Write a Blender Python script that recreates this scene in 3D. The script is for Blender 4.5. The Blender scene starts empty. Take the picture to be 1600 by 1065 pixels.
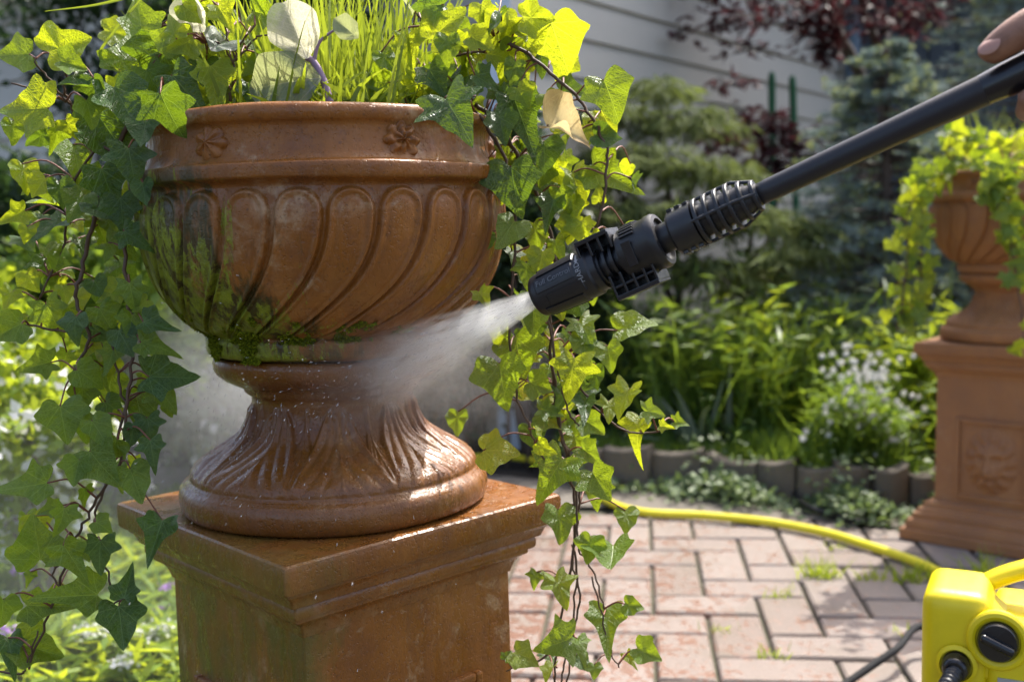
import bpy, bmesh, math, random
import numpy as np
from mathutils import Vector, Matrix, noise as mnoise

random.seed(7)
RNG = np.random.default_rng(11)
SC = bpy.context.scene
COL = SC.collection
R = math.radians

# ------------------------------------------------------------------ camera
CAM_Z = 0.92
FPX = 1649.67            # focal length in pixels of the 1600 px wide photograph
PITCH, ROLL = 0.0994, -0.0259
FWD = Vector((0, math.cos(PITCH), -math.sin(PITCH)))
UP0 = Vector((0, math.sin(PITCH), math.cos(PITCH)))
RT0 = Vector((1, 0, 0))
RT = RT0 * math.cos(ROLL) + UP0 * math.sin(ROLL)
UP = RT0 * -math.sin(ROLL) + UP0 * math.cos(ROLL)
CAM = Vector((0, 0, CAM_Z))
cam_data = bpy.data.cameras.new('camera')
cam = bpy.data.objects.new('camera', cam_data)
COL.objects.link(cam)
cam.matrix_world = Matrix(((RT.x, UP.x, -FWD.x, 0), (RT.y, UP.y, -FWD.y, 0), (RT.z, UP.z, -FWD.z, CAM_Z), (0, 0, 0, 1)))
cam_data.sensor_width = 36.0
cam_data.lens = 36.0 * FPX / 1600.0
cam_data.clip_start, cam_data.clip_end = 0.05, 400.0
cam_data.dof.use_dof = True
cam_data.dof.focus_distance = 1.17
cam_data.dof.aperture_fstop = 4.2
SC.camera = cam

# ------------------------------------------------------------------ sky and sun
SUN_EL, SUN_AZ = 57.0, 38.0        # azimuth measured from +Y (straight ahead) towards +X (right)
world = bpy.data.worlds.new('World')
SC.world = world
world.use_nodes = True
wn = world.node_tree
wn.nodes.clear()
sky = wn.nodes.new('ShaderNodeTexSky')
sky.sky_type = 'NISHITA'
sky.sun_disc = False
sky.sun_elevation, sky.sun_rotation = R(SUN_EL), R(SUN_AZ)
sky.air_density, sky.dust_density, sky.ozone_density = 0.8, 4.5, 0.4
bg = wn.nodes.new('ShaderNodeBackground')
bg.inputs['Strength'].default_value = 0.15
wo = wn.nodes.new('ShaderNodeOutputWorld')
wn.links.new(sky.outputs[0], bg.inputs[0])
wn.links.new(bg.outputs[0], wo.inputs[0])
sun_data = bpy.data.lights.new('sun', 'SUN')
sun_data.energy = 2.65
sun_data.angle = R(0.53)
sun_data.color = (1.0, 0.965, 0.90)
sun = bpy.data.objects.new('sun', sun_data)
COL.objects.link(sun)
TOSUN = Vector((math.sin(R(SUN_AZ)) * math.cos(R(SUN_EL)), math.cos(R(SUN_AZ)) * math.cos(R(SUN_EL)), math.sin(R(SUN_EL))))
sun.rotation_euler = TOSUN.to_track_quat('Z', 'Y').to_euler()
sun.location = TOSUN * 30

SC.view_settings.view_transform = 'Standard'
SC.view_settings.look = 'None'
SC.view_settings.exposure = 1.5
SC.view_settings.gamma = 1.0
SC.view_settings.use_curve_mapping = False
SC.render.engine = 'CYCLES'
SC.cycles.use_denoising = True
SC.cycles.max_bounces = 8
SC.cycles.diffuse_bounces = 4
SC.cycles.glossy_bounces = 3
SC.cycles.transmission_bounces = 6
SC.cycles.transparent_max_bounces = 8
SC.cycles.volume_bounces = 4
SC.cycles.volume_step_rate = 1.0
SC.cycles.sample_clamp_indirect = 6.0

# ------------------------------------------------------------------ helpers
def ray(x, y):
    return FWD + RT * ((x - 800.0) / FPX) + UP * ((532.5 - y) / FPX)
def atY(x, y, Y):                    # the point seen at a pixel of the photo, Y metres ahead
    d = ray(x, y)
    return CAM + d * (Y / d.y)
def atZ(x, y, Z=0.0):                # the point seen at a pixel, at height Z
    d = ray(x, y)
    return CAM + d * ((Z - CAM_Z) / d.z)
def to_px(P):
    v = Vector(P) - CAM
    d = v.dot(FWD)
    return 800 + FPX * v.dot(RT) / d, 532.5 - FPX * v.dot(UP) / d

def link(o, parent=None):
    COL.objects.link(o)
    if parent is not None:
        o.parent = parent
    return o
def tag(o, label=None, cat=None, group=None, kind=None):
    if label: o['label'] = label
    if cat: o['category'] = cat
    if group: o['group'] = group
    if kind: o['kind'] = kind
    return o
def empty(name, loc=(0, 0, 0), rz=0.0):
    o = bpy.data.objects.new(name, None)
    o.empty_display_size = 0.05
    o.location = loc
    o.rotation_euler = (0, 0, rz)
    return link(o)

class MB:
    """collects vertices and faces; build() links them as one mesh object"""
    def __init__(s):
        s.v = []; s.f = []
    def add(s, verts, faces):
        b = len(s.v)
        s.v.extend([tuple(p) for p in verts])
        s.f.extend([tuple(i + b for i in f) for f in faces])
        return s
    def box(s, c, size, rot=None, taper=1.0):
        hx, hy, hz = size[0] / 2, size[1] / 2, size[2] / 2
        vs = []
        for z in (-1, 1):
            k = taper if z > 0 else 1.0
            for x, y in ((-1, -1), (1, -1), (1, 1), (-1, 1)):
                p = Vector((x * hx * k, y * hy * k, z * hz))
                if rot is not None: p = rot @ p
                vs.append(p + Vector(c))
        return s.add(vs, [(3, 2, 1, 0), (4, 5, 6, 7), (0, 1, 5, 4), (1, 2, 6, 5), (2, 3, 7, 6), (3, 0, 4, 7)])
    def tube(s, pts, rad, n=8, cap=True):
        pts = [Vector(p) for p in pts]
        m = len(pts)
        if not hasattr(rad, '__len__'): rad = [rad] * m
        t0 = (pts[1] - pts[0]).normalized()
        a = t0.orthogonal().normalized()
        vs = []
        for i in range(m):
            t = (pts[min(i + 1, m - 1)] - pts[max(i - 1, 0)])
            t = t.normalized() if t.length > 1e-9 else t0
            a = (a - t * a.dot(t))
            a = a.normalized() if a.length > 1e-6 else t.orthogonal().normalized()
            b = t.cross(a)
            for k in range(n):
                q = 2 * math.pi * k / n
                vs.append(pts[i] + (a * math.cos(q) + b * math.sin(q)) * rad[i])
        fs = [(i * n + k, i * n + (k + 1) % n, (i + 1) * n + (k + 1) % n, (i + 1) * n + k) for i in range(m - 1) for k in range(n)]
        if cap:
            fs.append(tuple(range(n - 1, -1, -1)))
            fs.append(tuple((m - 1) * n + k for k in range(n)))
        return s.add(vs, fs)
    def lathe(s, prof, n=32, mat=None, cap=True):
        vs = []
        for r, z in prof:
            for k in range(n):
                q = 2 * math.pi * k / n
                p = Vector((r * math.cos(q), r * math.sin(q), z))
                vs.append(mat @ p if mat is not None else p)
        m = len(prof)
        fs = [(i * n + k, i * n + (k + 1) % n, (i + 1) * n + (k + 1) % n, (i + 1) * n + k) for i in range(m - 1) for k in range(n)]
        if cap:
            fs.append(tuple(range(n - 1, -1, -1)))
            fs.append(tuple((m - 1) * n + k for k in range(n)))
        return s.add(vs, fs)
    def mesh(s, name, mat=None, smooth=None):
        me = bpy.data.meshes.new(name)
        me.from_pydata([tuple(p) for p in s.v], [], s.f)
        if mat: me.materials.append(mat)
        if smooth is not None:
            me.shade_smooth()
            if smooth < 179: me.set_sharp_from_angle(angle=R(smooth))
        me.update()
        return me
    def build(s, name, mat, parent=None, smooth=None, bevel=0.0, seg=2):
        me = s.mesh(name, mat, None)
        if bevel > 0:
            bm = bmesh.new(); bm.from_mesh(me)
            bmesh.ops.recalc_face_normals(bm, faces=bm.faces)
            bmesh.ops.bevel(bm, geom=[e for e in bm.edges if e.calc_face_angle(0) > 0.5], offset=bevel, segments=seg, affect='EDGES', profile=0.6, clamp_overlap=True)
            bm.to_mesh(me); bm.free()
        if smooth is not None:
            me.shade_smooth()
            if smooth < 179: me.set_sharp_from_angle(angle=R(smooth))
        return link(bpy.data.objects.new(name, me), parent)

def np_mesh(name, V, F, mat, parent=None, smooth=True, uv=None):
    """V (n,3), F (m,k) arrays -> one mesh object, fast"""
    me = bpy.data.meshes.new(name)
    n, (m, k) = len(V), F.shape
    me.vertices.add(n); me.vertices.foreach_set('co', np.asarray(V, np.float32).ravel())
    me.loops.add(m * k); me.loops.foreach_set('vertex_index', F.astype(np.int32).ravel())
    me.polygons.add(m)
    me.polygons.foreach_set('loop_start', np.arange(0, m * k, k, dtype=np.int32))
    if smooth: me.polygons.foreach_set('use_smooth', np.ones(m, bool))
    me.update(calc_edges=True)
    if uv is not None:
        l = me.uv_layers.new(name='uv')
        l.data.foreach_set('uv', np.asarray(uv, np.float32)[F.ravel()].ravel())
    if mat: me.materials.append(mat)
    return link(bpy.data.objects.new(name, me), parent)

def unit(a):
    return a / np.maximum(np.linalg.norm(a, axis=-1, keepdims=True), 1e-9)

def leaf_arrays(P, D, N, L, Wd, fold=0.15):
    """folded diamond leaves: base P, tip direction D, rough normal N, length L, width Wd"""
    P, D = np.asarray(P, float), unit(np.asarray(D, float))
    S = unit(np.cross(D, np.asarray(N, float)))
    U = np.cross(S, D)
    L, Wd = np.asarray(L)[:, None], np.asarray(Wd)[:, None]
    b = P
    l = P + D * L * .45 + S * Wd * .5 + U * Wd * fold
    r = P + D * L * .45 - S * Wd * .5 + U * Wd * fold
    t = P + D * L - U * L * .08
    n = len(P)
    V = np.stack([b, r, t, l], 1).reshape(-1, 3)
    F = np.arange(n * 4).reshape(n, 4)
    return V, F

def blade_arrays(P, D, N, L, Wd, bend, seg=4):
    """tapering grass blades that bend over along gravity"""
    P = np.asarray(P, float); D = unit(np.asarray(D, float)); n = len(P)
    S = unit(np.cross(D, np.asarray(N, float)))
    V = []
    p = P.copy(); d = D.copy()
    L = np.asarray(L); Wd = np.asarray(Wd); bend = np.asarray(bend)
    for i in range(seg + 1):
        t = i / seg
        w = (Wd * (1 - t ** 1.6) * .5 + .00025)[:, None]
        V.append(p + S * w); V.append(p - S * w)
        p = p + d * (L / seg)[:, None]
        d = unit(d + np.array([0, 0, -1.0]) * (bend * (t + .3))[:, None])
    V = np.stack(V, 1)
    k = 2 * (seg + 1)
    base = (np.arange(n) * k)[:, None, None]
    F = np.array([[2 * i, 2 * i + 1, 2 * i + 3, 2 * i + 2] for i in range(seg)])[None] + base
    return V.reshape(-1, 3), F.reshape(-1, 4)

def cat_arrays(parts):
    V, F, o = [], [], 0
    for v, f in parts:
        V.append(v); F.append(f + o); o += len(v)
    return np.concatenate(V), np.concatenate(F)

def catmull(pts, sub=8):
    pts = [Vector(p) for p in pts]
    q = [pts[0] * 2 - pts[1]] + pts + [pts[-1] * 2 - pts[-2]]
    out = []
    for i in range(1, len(q) - 2):
        for k in range(sub):
            t = k / sub
            a, b, c, d = q[i - 1], q[i], q[i + 1], q[i + 2]
            out.append(.5 * ((2 * b) + (c - a) * t + (2 * a - 5 * b + 4 * c - d) * t * t + (3 * b - a - 3 * c + d) * t ** 3))
    out.append(pts[-1])
    return out

# ------------------------------------------------------------------ material helpers
class NT:
    def __init__(s, name):
        s.m = bpy.data.materials.new(name); s.m.use_nodes = True
        s.t = s.m.node_tree; s.t.nodes.clear()
        s.out = s.t.nodes.new('ShaderNodeOutputMaterial')
    def n(s, typ, **kw):
        nd = s.t.nodes.new('ShaderNode' + typ)
        for k, v in kw.items():
            if k.startswith('_'): setattr(nd, k[1:], v)
        for k, v in kw.items():
            if not k.startswith('_'):
                sock = nd.inputs[int(k[1:])] if k[0] == 'i' and k[1:].isdigit() else nd.inputs[k.replace('__', ' ')]
                s.put(sock, v)
        return nd
    def put(s, sock, v):
        if isinstance(v, bpy.types.NodeSocket): s.t.links.new(v, sock)
        elif isinstance(v, bpy.types.Node): s.t.links.new(v.outputs[0], sock)
        else:
            if hasattr(v, '__len__') and len(v) == 3 and sock.type == 'RGBA': v = (*v, 1)
            sock.default_value = v
    def math(s, op, a, b=0.0, c=None, clamp=False):
        nd = s.t.nodes.new('ShaderNodeMath'); nd.operation = op; nd.use_clamp = clamp
        s.put(nd.inputs[0], a); s.put(nd.inputs[1], b)
        if c is not None: s.put(nd.inputs[2], c)
        return nd.outputs[0]
    def ramp(s, fac, stops, interp='LINEAR'):
        nd = s.t.nodes.new('ShaderNodeValToRGB'); e = nd.color_ramp.elements; nd.color_ramp.interpolation = interp
        while len(e) < len(stops): e.new(0.5)
        for el, (p, c) in zip(e, stops):
            el.position = p
            el.color = (*c, 1) if hasattr(c, '__len__') else (c, c, c, 1)
        s.put(nd.inputs[0], fac)
        return nd.outputs[0]
    def mix(s, fac, a, b, blend='MIX'):
        nd = s.t.nodes.new('ShaderNodeMix'); nd.data_type = 'RGBA'; nd.blend_type = blend
        s.put(nd.inputs[0], fac); s.put(nd.inputs[6], a); s.put(nd.inputs[7], b)
        return nd.outputs[2]
    def coord(s, which='Object', scale=None, rot=None):
        c = s.t.nodes.new('ShaderNodeTexCoord').outputs[which]
        if scale is None: return c
        mp = s.t.nodes.new('ShaderNodeMapping'); s.t.links.new(c, mp.inputs[0])
        mp.inputs['Scale'].default_value = scale if hasattr(scale, '__len__') else (scale,) * 3
        if rot: mp.inputs['Rotation'].default_value = rot
        return mp.outputs[0]
    def noise(s, vec, scale=5.0, detail=4.0, rough=0.55, out=0, dist=0.0):
        nd = s.t.nodes.new('ShaderNodeTexNoise')
        nd.inputs['Scale'].default_value = scale; nd.inputs['Detail'].default_value = detail
        nd.inputs['Roughness'].default_value = rough; nd.inputs['Distortion'].default_value = dist
        if vec is not None: s.t.links.new(vec, nd.inputs['Vector'])
        return nd.outputs[out]
    def bump(s, h, strength=0.3, dist=0.002):
        nd = s.t.nodes.new('ShaderNodeBump'); nd.inputs['Strength'].default_value = strength; nd.inputs['Distance'].default_value = dist
        s.put(nd.inputs['Height'], h)
        return nd.outputs[0]
    def bsdf(s, color, rough=0.5, normal=None, **kw):
        b = s.t.nodes.new('ShaderNodeBsdfPrincipled')
        s.put(b.inputs['Base Color'], color); s.put(b.inputs['Roughness'], rough)
        if normal is not None: s.put(b.inputs['Normal'], normal)
        for k, v in kw.items(): s.put(b.inputs[k.replace('__', ' ')], v)
        return b.outputs[0]
    def done(s, shader):
        s.t.links.new(shader, s.out.inputs[0]); return s.m

def rnd_obj(N):
    return N.t.nodes.new('ShaderNodeObjectInfo').outputs['Random']
def rnd_isl(N):
    return N.t.nodes.new('ShaderNodeNewGeometry').outputs['Random Per Island']

def foliage_mat(name, c1, c2, trans, rough=0.5, tf=0.4, spec=0.4):
    """small leaves: colour varies leaf by leaf, light shines through"""
    N = NT(name)
    r = rnd_isl(N)
    col = N.mix(r, c1, c2)
    tr = N.mix(r, tuple(x * .75 for x in trans), trans)
    b = N.bsdf(col, rough, Specular__IOR__Level=spec)
    t = N.n('BsdfTranslucent', Color=tr)
    mx = N.n('MixShader', i0=tf, i1=b, i2=t)
    return N.done(mx.outputs[0])

def plain(name, color, rough=0.5, bump=0.0, bscale=60.0, vary=0.12, **kw):
    N = NT(name)
    c = N.coord('Object')
    nz = N.noise(c, bscale * .25, 5)
    col = N.mix(nz, tuple(x * (1 - vary) for x in color), tuple(min(1, x * (1 + vary)) for x in color))
    nm = N.bump(N.noise(c, bscale, 4), bump, 0.002) if bump else None
    rg = N.math('ADD', N.math('MULTIPLY', N.noise(c, bscale * .4, 3), .2), rough - .1)
    return N.done(N.bsdf(col, rg, nm, **kw))
# ------------------------------------------------------------------ materials
def terracotta(name, moss=0.0, wet=0.5, streak=0.0, pale=0.35, tone=1.0, algae=0.0, dusty=0.0):
    N = NT(name)
    c = N.coord('Object')
    sep = N.n('SeparateXYZ', i0=c)
    x, y, z = sep.outputs
    big = N.noise(c, 7, 5, .6)
    mid = N.noise(c, 26, 6, .65)
    fine = N.noise(c, 150, 4, .6)
    col = N.ramp(big, [(p_, tuple(q_ * tone for q_ in c_)) for p_, c_ in [(.25, (.165, .056, .0085)), (.5, (.262, .094, .0145)), (.75, (.345, .142, .033))]])
    col = N.mix(N.math('MULTIPLY', N.ramp(mid, [(.35, 1.0), (.52, 0.0)]), .6), col, (.165, .060, .020))
    run = N.noise(N.coord('Object', (34, 34, 3.2)), 1.0, 5, .65)
    col = N.mix(N.math('MULTIPLY', N.ramp(run, [(.30, 1.0), (.50, 0.0)]), .36), col, (.12, .05, .018))
    col = N.mix(N.math('MULTIPLY', N.ramp(run, [(.58, 0.0), (.78, 1.0)]), .35 * pale), col, (.42, .27, .14))
    # lime bloom, blotchy
    bl = N.math('MULTIPLY', N.ramp(N.noise(c, 11, 7, .7, dist=.6), [(.54, 0.0), (.66, 1.0)]), pale)
    bl = N.math('MULTIPLY', bl, N.ramp(N.noise(c, 60, 5, .7), [(.38, 0.0), (.58, 1.0)]))
    col = N.mix(bl, col, (.42, .28, .155))
    if dusty > 0: col = N.mix(dusty, col, (.40, .215, .125))
    # pin holes and dark specks
    col = N.mix(N.math('MULTIPLY', N.ramp(N.noise(c, 210, 2, .5), [(.66, 0.0), (.72, 1.0)]), .5), col, (.07, .035, .018))
    rough = N.math('ADD', N.math('MULTIPLY', mid, .35), .52 - .42 * wet, clamp=True)
    pit = N.ramp(N.noise(c, 260, 2, .5), [(.60, 0.0), (.70, 1.0)])
    h = N.math('SUBTRACT', N.math('ADD', N.math('MULTIPLY', mid, .6), N.math('MULTIPLY', fine, .5)), N.math('MULTIPLY', pit, .35))
    if moss > 0:
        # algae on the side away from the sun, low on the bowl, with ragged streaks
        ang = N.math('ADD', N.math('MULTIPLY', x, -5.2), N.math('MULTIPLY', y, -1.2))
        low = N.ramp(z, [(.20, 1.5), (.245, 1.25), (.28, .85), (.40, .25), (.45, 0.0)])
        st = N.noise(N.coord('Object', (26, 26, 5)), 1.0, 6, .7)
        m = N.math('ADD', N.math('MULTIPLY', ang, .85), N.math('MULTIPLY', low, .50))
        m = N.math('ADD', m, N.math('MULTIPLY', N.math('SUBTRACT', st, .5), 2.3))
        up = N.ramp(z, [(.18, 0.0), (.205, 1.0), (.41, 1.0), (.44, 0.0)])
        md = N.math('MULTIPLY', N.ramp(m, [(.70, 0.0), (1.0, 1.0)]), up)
        st2 = N.noise(N.coord('Object', (34, 34, 9)), 1.3, 6, .75)
        m2 = N.math('ADD', N.math('ADD', N.math('MULTIPLY', ang, .70), N.math('MULTIPLY', low, .55)), N.math('MULTIPLY', N.math('SUBTRACT', st2, .5), 2.6))
        mg = N.math('MULTIPLY', N.ramp(m2, [(.90, 0.0), (1.06, 1.0)]), up)
        mg = N.math('MULTIPLY', mg, N.ramp(N.noise(c, 48, 5, .75), [(.36, .15), (.56, 1.0)]))
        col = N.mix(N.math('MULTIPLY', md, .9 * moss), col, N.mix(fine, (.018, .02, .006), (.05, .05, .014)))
        col = N.mix(N.math('MULTIPLY', mg, .92 * moss), col, N.mix(mid, (.11, .14, .008), (.30, .34, .02)))
        rough = N.math('ADD', rough, N.math('MULTIPLY', mg, .2))
        h = N.math('ADD', h, N.math('MULTIPLY', N.math('MULTIPLY', mg, fine), .9))
    if algae > 0:
        am = N.math('ADD', N.math('MULTIPLY', x, -5.0), N.math('MULTIPLY', N.math('SUBTRACT', N.noise(N.coord('Object', (18, 18, 7)), 1.0, 6, .7), .5), 2.2))
        col = N.mix(N.math('MULTIPLY', N.ramp(am, [(.55, 0.0), (1.1, 1.0)]), algae), col, N.mix(fine, (.075, .058, .010), (.15, .12, .022)))
    if streak > 0:
        # film of water running down
        w = N.noise(N.coord('Object', (30, 30, 7)), 1.6, 4, .6, dist=.5)
        h = N.math('ADD', N.math('MULTIPLY', h, .6), N.math('MULTIPLY', w, 1.4 * streak))
        rough = N.math('MULTIPLY', rough, N.ramp(w, [(.4, .45), (.6, 1.0)]))
    nm = N.bump(h, .55, .005)
    return N.done(N.bsdf(col, rough, nm, Specular__IOR__Level=.25 + .25 * wet, Coat__Weight=.5 * max(0, wet - .55), Coat__Roughness=.12, Coat__Normal=nm))

M = {}
M['bowl'] = terracotta('terracotta_bowl', moss=1.0, wet=.46, streak=.12, pale=.7, tone=.95)
M['foot'] = terracotta('terracotta_foot_wet', wet=.66, streak=.5, pale=.25, tone=.68)
M['cap'] = terracotta('terracotta_cap_wet', wet=.70, streak=.25, pale=.4, tone=.82, algae=.45)
M['pedestal'] = terracotta('terracotta_pedestal', wet=.5, streak=.15, pale=.95, tone=.88, algae=.85)
M['pedestal_dry'] = terracotta('terracotta_pedestal_dry', wet=.1, pale=.3, dusty=.42, tone=.85)

def brick_mat():
    N = NT('paving_brick')
    c = N.coord('Object')
    w = N.t.nodes.new('ShaderNodeNewGeometry').outputs['Position']
    r = rnd_obj(N)
    col = N.ramp(r, [(0, (.175, .134, .110)), (.25, (.228, .190, .163)), (.5, (.205, .166, .143)), (.75, (.250, .211, .184)), (1, (.192, .148, .124))])
    nz = N.noise(w, 9, 6, .65)
    col = N.mix(N.math('MULTIPLY', N.ramp(nz, [(.3, 1.0), (.6, 0.0)]), .5), col, (.185, .145, .120))
    # wet splashes: small dark red spots, denser towards the washed pedestal
    sp = N.n('TexVoronoi', Vector=w, Scale=46.0)
    wx = N.n('SeparateXYZ', i0=w)
    dens = N.math('MULTIPLY', N.math('SUBTRACT', 1.75, wx.outputs[0]), .30)
    wetn = N.math('ADD', N.math('MULTIPLY', N.noise(w, 9, 3, .6), .45), N.math('MULTIPLY', N.noise(w, 42, 4, .65), .85))
    wet = N.ramp(N.math('ADD', wetn, N.math('MULTIPLY', dens, .40)), [(.845, 0.0), (.872, 1.0)])
    col = N.mix(N.math('MULTIPLY', wet, .8), col, (.185, .088, .055))
    rough = N.math('SUBTRACT', .82, N.math('MULTIPLY', wet, .5))
    dirt = N.ramp(N.noise(w, 5, 5, .7), [(.50, 0.0), (.68, 1.0)])
    col = N.mix(N.math('MULTIPLY', dirt, .45), col, (.12, .10, .07))
    nm = N.bump(N.math('ADD', N.noise(w, 120, 5, .65), N.math('MULTIPLY', N.noise(w, 22, 4, .6), 1.6)), .5, .004)
    return N.done(N.bsdf(col, rough, nm))
M['brick'] = brick_mat()
M['joint'] = plain('joint_sand', (.075, .070, .045), .95, .6, 120, .35)
M['soil'] = plain('garden_soil', (.035, .026, .018), .95, .8, 40, .4)
M['concrete'] = plain('grey_concrete', (.15, .132, .108), .9, .5, 70, .2)
M['edging'] = plain('dark_concrete_edging', (.135, .112, .085), .85, .7, 60, .3)
M['siding'] = plain('painted_siding', (.49, .465, .395), .6, .15, 18, .06)
M['trim'] = plain('pale_blue_trim', (.55, .62, .70), .5, .05, 20, .04)
M['dark_backdrop'] = plain('dark_blue_boards', (.025, .034, .042), .6, .2, 30, .2)
M['bark'] = plain('bark', (.10, .075, .06), .9, .8, 50, .35)
M['greenstake'] = plain('green_painted_wood', (.02, .13, .05), .5, .1, 30, .1)
M['black'] = plain('black_plastic', (.0125, .0125, .0145), .42, .10, 260, .15)
M['blackg'] = plain('black_gloss_plastic', (.010, .010, .012), .25, .03, 90, .1)
M['tube'] = plain('black_tube', (.018, .017, .020), .44, .04, 300, .12, Specular__IOR__Level=.4)
M['mark'] = plain('white_print', (.26, .26, .26), .6)
M['yellow'] = plain('yellow_plastic', (.72, .58, .004), .42, .12, 160, .10)
M['hose'] = plain('yellow_hose', (.72, .62, .02), .38, .05, 60, .06)
M['label'] = plain('grey_label', (.35, .35, .34), .4)
M['rubber'] = plain('black_rubber', (.010, .010, .011), .75, .1, 120, .2, Specular__IOR__Level=.25)
M['earth'] = plain('potting_soil', (.03, .02, .013), .95, .9, 60, .4)

def ivy_mat(name, top, young, vein, trans, tf, rough, bump=.35, edge=None):
    """leaf with pale veins that fan out from the leaf stalk; uv holds the leaf's own plane"""
    N = NT(name)
    uv = N.n('UVMap', _uv_map='uv')
    s = N.n('SeparateXYZ', i0=uv.outputs[0])
    x = N.math('ABSOLUTE', s.outputs[0]); y = s.outputs[1]
    d = None
    for deg, wdt in ((90, 1.0), (52, .8), (14, .65), (-28, .5)):
        a = R(deg)
        # distance to a ray from the origin
        along = N.math('ADD', N.math('MULTIPLY', x, math.cos(a)), N.math('MULTIPLY', y, math.sin(a)))
        off = N.math('ABSOLUTE', N.math('SUBTRACT', N.math('MULTIPLY', x, math.sin(a)), N.math('MULTIPLY', y, math.cos(a))))
        w = N.math('MULTIPLY', N.math('SUBTRACT', .016, N.math('MULTIPLY', along, .011)), wdt)
        k = N.math('SUBTRACT', 1.0, N.math('DIVIDE', off, N.math('MAXIMUM', w, .002)), clamp=True)
        k = N.math('MULTIPLY', k, N.math('GREATER_THAN', along, 0.0))
        d = k if d is None else N.math('MAXIMUM', d, k)
    # side veins: chevrons off the midrib
    ch = N.math('ADD', N.math('MULTIPLY', y, 7.5), N.math('MULTIPLY', x, -6.5))
    fr = N.math('ABSOLUTE', N.math('SUBTRACT', N.math('FRACT', ch), .5))
    sv = N.math('MULTIPLY', N.math('SUBTRACT', 1.0, N.math('DIVIDE', fr, .10), clamp=True), .38)
    cell = N.n('TexVoronoi', _feature='DISTANCE_TO_EDGE', Vector=uv.outputs[0], Scale=9.0)
    cv = N.math('MULTIPLY', N.math('SUBTRACT', 1.0, N.math('DIVIDE', cell.outputs[0], .07), clamp=True), .35)
    v = N.math('MAXIMUM', d, N.math('MAXIMUM', sv, cv))
    r = rnd_obj(N)
    oc = N.coord('Object')
    nz = N.noise(oc, 2.6, 4, .6)
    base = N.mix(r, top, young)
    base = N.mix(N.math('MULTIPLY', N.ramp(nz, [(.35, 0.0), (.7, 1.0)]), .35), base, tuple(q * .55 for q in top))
    sp = N.noise(oc, 9, 3, .6)
    base = N.mix(N.math('MULTIPLY', N.ramp(sp, [(.72, 0.0), (.76, 1.0)]), .5), base, (.12, .08, .02))
    if edge:
        er = N.math('ADD', N.math('MULTIPLY', x, 1.15), N.math('ABSOLUTE', N.math('SUBTRACT', y, edge[1])))
        er = N.math('ADD', er, N.math('MULTIPLY', N.math('SUBTRACT', N.noise(uv.outputs[0], 5, 4, .6), .5), .5))
        base = N.mix(N.ramp(er, [(edge[2], 0.0), (edge[2] + .22, 1.0)]), base, edge[0])
    col = N.mix(N.math('MULTIPLY', v, .8), base, vein)
    tr = N.mix(N.math('MULTIPLY', v, .6), N.mix(r, trans, tuple(q * .72 for q in trans)), tuple(min(1, q * 1.35 + .05) for q in trans))
    h = N.math('ADD', N.math('MULTIPLY', v, -1.0), N.math('MULTIPLY', N.noise(oc, 14, 3), .8))
    nm = N.bump(h, bump, .05)
    rg = N.math('ADD', N.math('MULTIPLY', nz, .22), rough - .1)
    b = N.bsdf(col, rg, nm, Specular__IOR__Level=.5)
    t = N.n('BsdfTranslucent', Color=tr, Normal=nm)
    return N.done(N.n('MixShader', i0=tf, i1=b, i2=t).outputs[0])
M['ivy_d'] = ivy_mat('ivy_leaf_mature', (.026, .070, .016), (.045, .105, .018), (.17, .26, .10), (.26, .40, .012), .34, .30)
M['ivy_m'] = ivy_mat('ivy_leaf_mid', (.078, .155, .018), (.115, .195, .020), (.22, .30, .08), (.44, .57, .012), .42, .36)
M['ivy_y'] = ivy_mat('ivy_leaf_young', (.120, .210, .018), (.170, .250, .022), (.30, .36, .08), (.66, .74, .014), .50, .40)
M['stem'] = plain('ivy_stem', (.085, .045, .022), .6, .4, 200, .4)
M['redstem'] = plain('ivy_red_stalk', (.17, .055, .028), .5, .2, 200, .35)
M['greenstem'] = plain('green_stalk', (.13, .20, .03), .5, .2, 100, .3)
M['dry_leaf'] = ivy_mat('dry_leaf', (.62, .52, .30), (.60, .48, .26), (.35, .22, .09), (.8, .62, .30), .45, .35, .12, ((.22, .11, .03), .25, .40))
M['kale'] = ivy_mat('kale_leaf', (.24, .26, .20), (.28, .23, .26), (.48, .32, .46), (.90, .86, .60), .55, .5, .14, ((.22, .30, .04), .5, .42))
M['kale_g'] = ivy_mat('kale_leaf_green', (.14, .20, .13), (.17, .21, .16), (.32, .25, .32), (.48, .52, .20), .45, .45, .15)
M['kstem'] = plain('purple_stem', (.30, .20, .30), .5, .2, 60, .25)
M['grass'] = foliage_mat('bright_grass', (.07, .14, .012), (.20, .24, .04), (.46, .55, .03), .42, .46)
M['f_mid'] = foliage_mat('leaf_mid_green', (.065, .135, .022), (.125, .20, .035), (.36, .50, .04), .5, .4)
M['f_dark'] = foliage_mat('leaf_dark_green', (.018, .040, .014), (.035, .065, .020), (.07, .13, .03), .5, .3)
M['f_lime'] = foliage_mat('leaf_lime', (.13, .22, .02), (.21, .29, .03), (.60, .70, .03), .45, .45)
M['f_lace'] = foliage_mat('lace_maple_leaf', (.062, .090, .030), (.155, .185, .065), (.20, .25, .06), .75, .36, .15)
M['f_red'] = foliage_mat('red_maple_leaf', (.040, .016, .018), (.070, .024, .028), (.14, .030, .034), .5, .4)
M['f_blue'] = foliage_mat('blue_spruce_needles', (.17, .235, .215), (.27, .34, .31), (.20, .28, .22), .6, .2)
M['f_tip'] = foliage_mat('spruce_new_tips', (.20, .25, .09), (.28, .31, .13), (.45, .5, .15), .55, .3)
M['f_grey'] = foliage_mat('grey_green_leaf', (.12, .16, .10), (.19, .23, .15), (.30, .38, .16), .55, .35)
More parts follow.
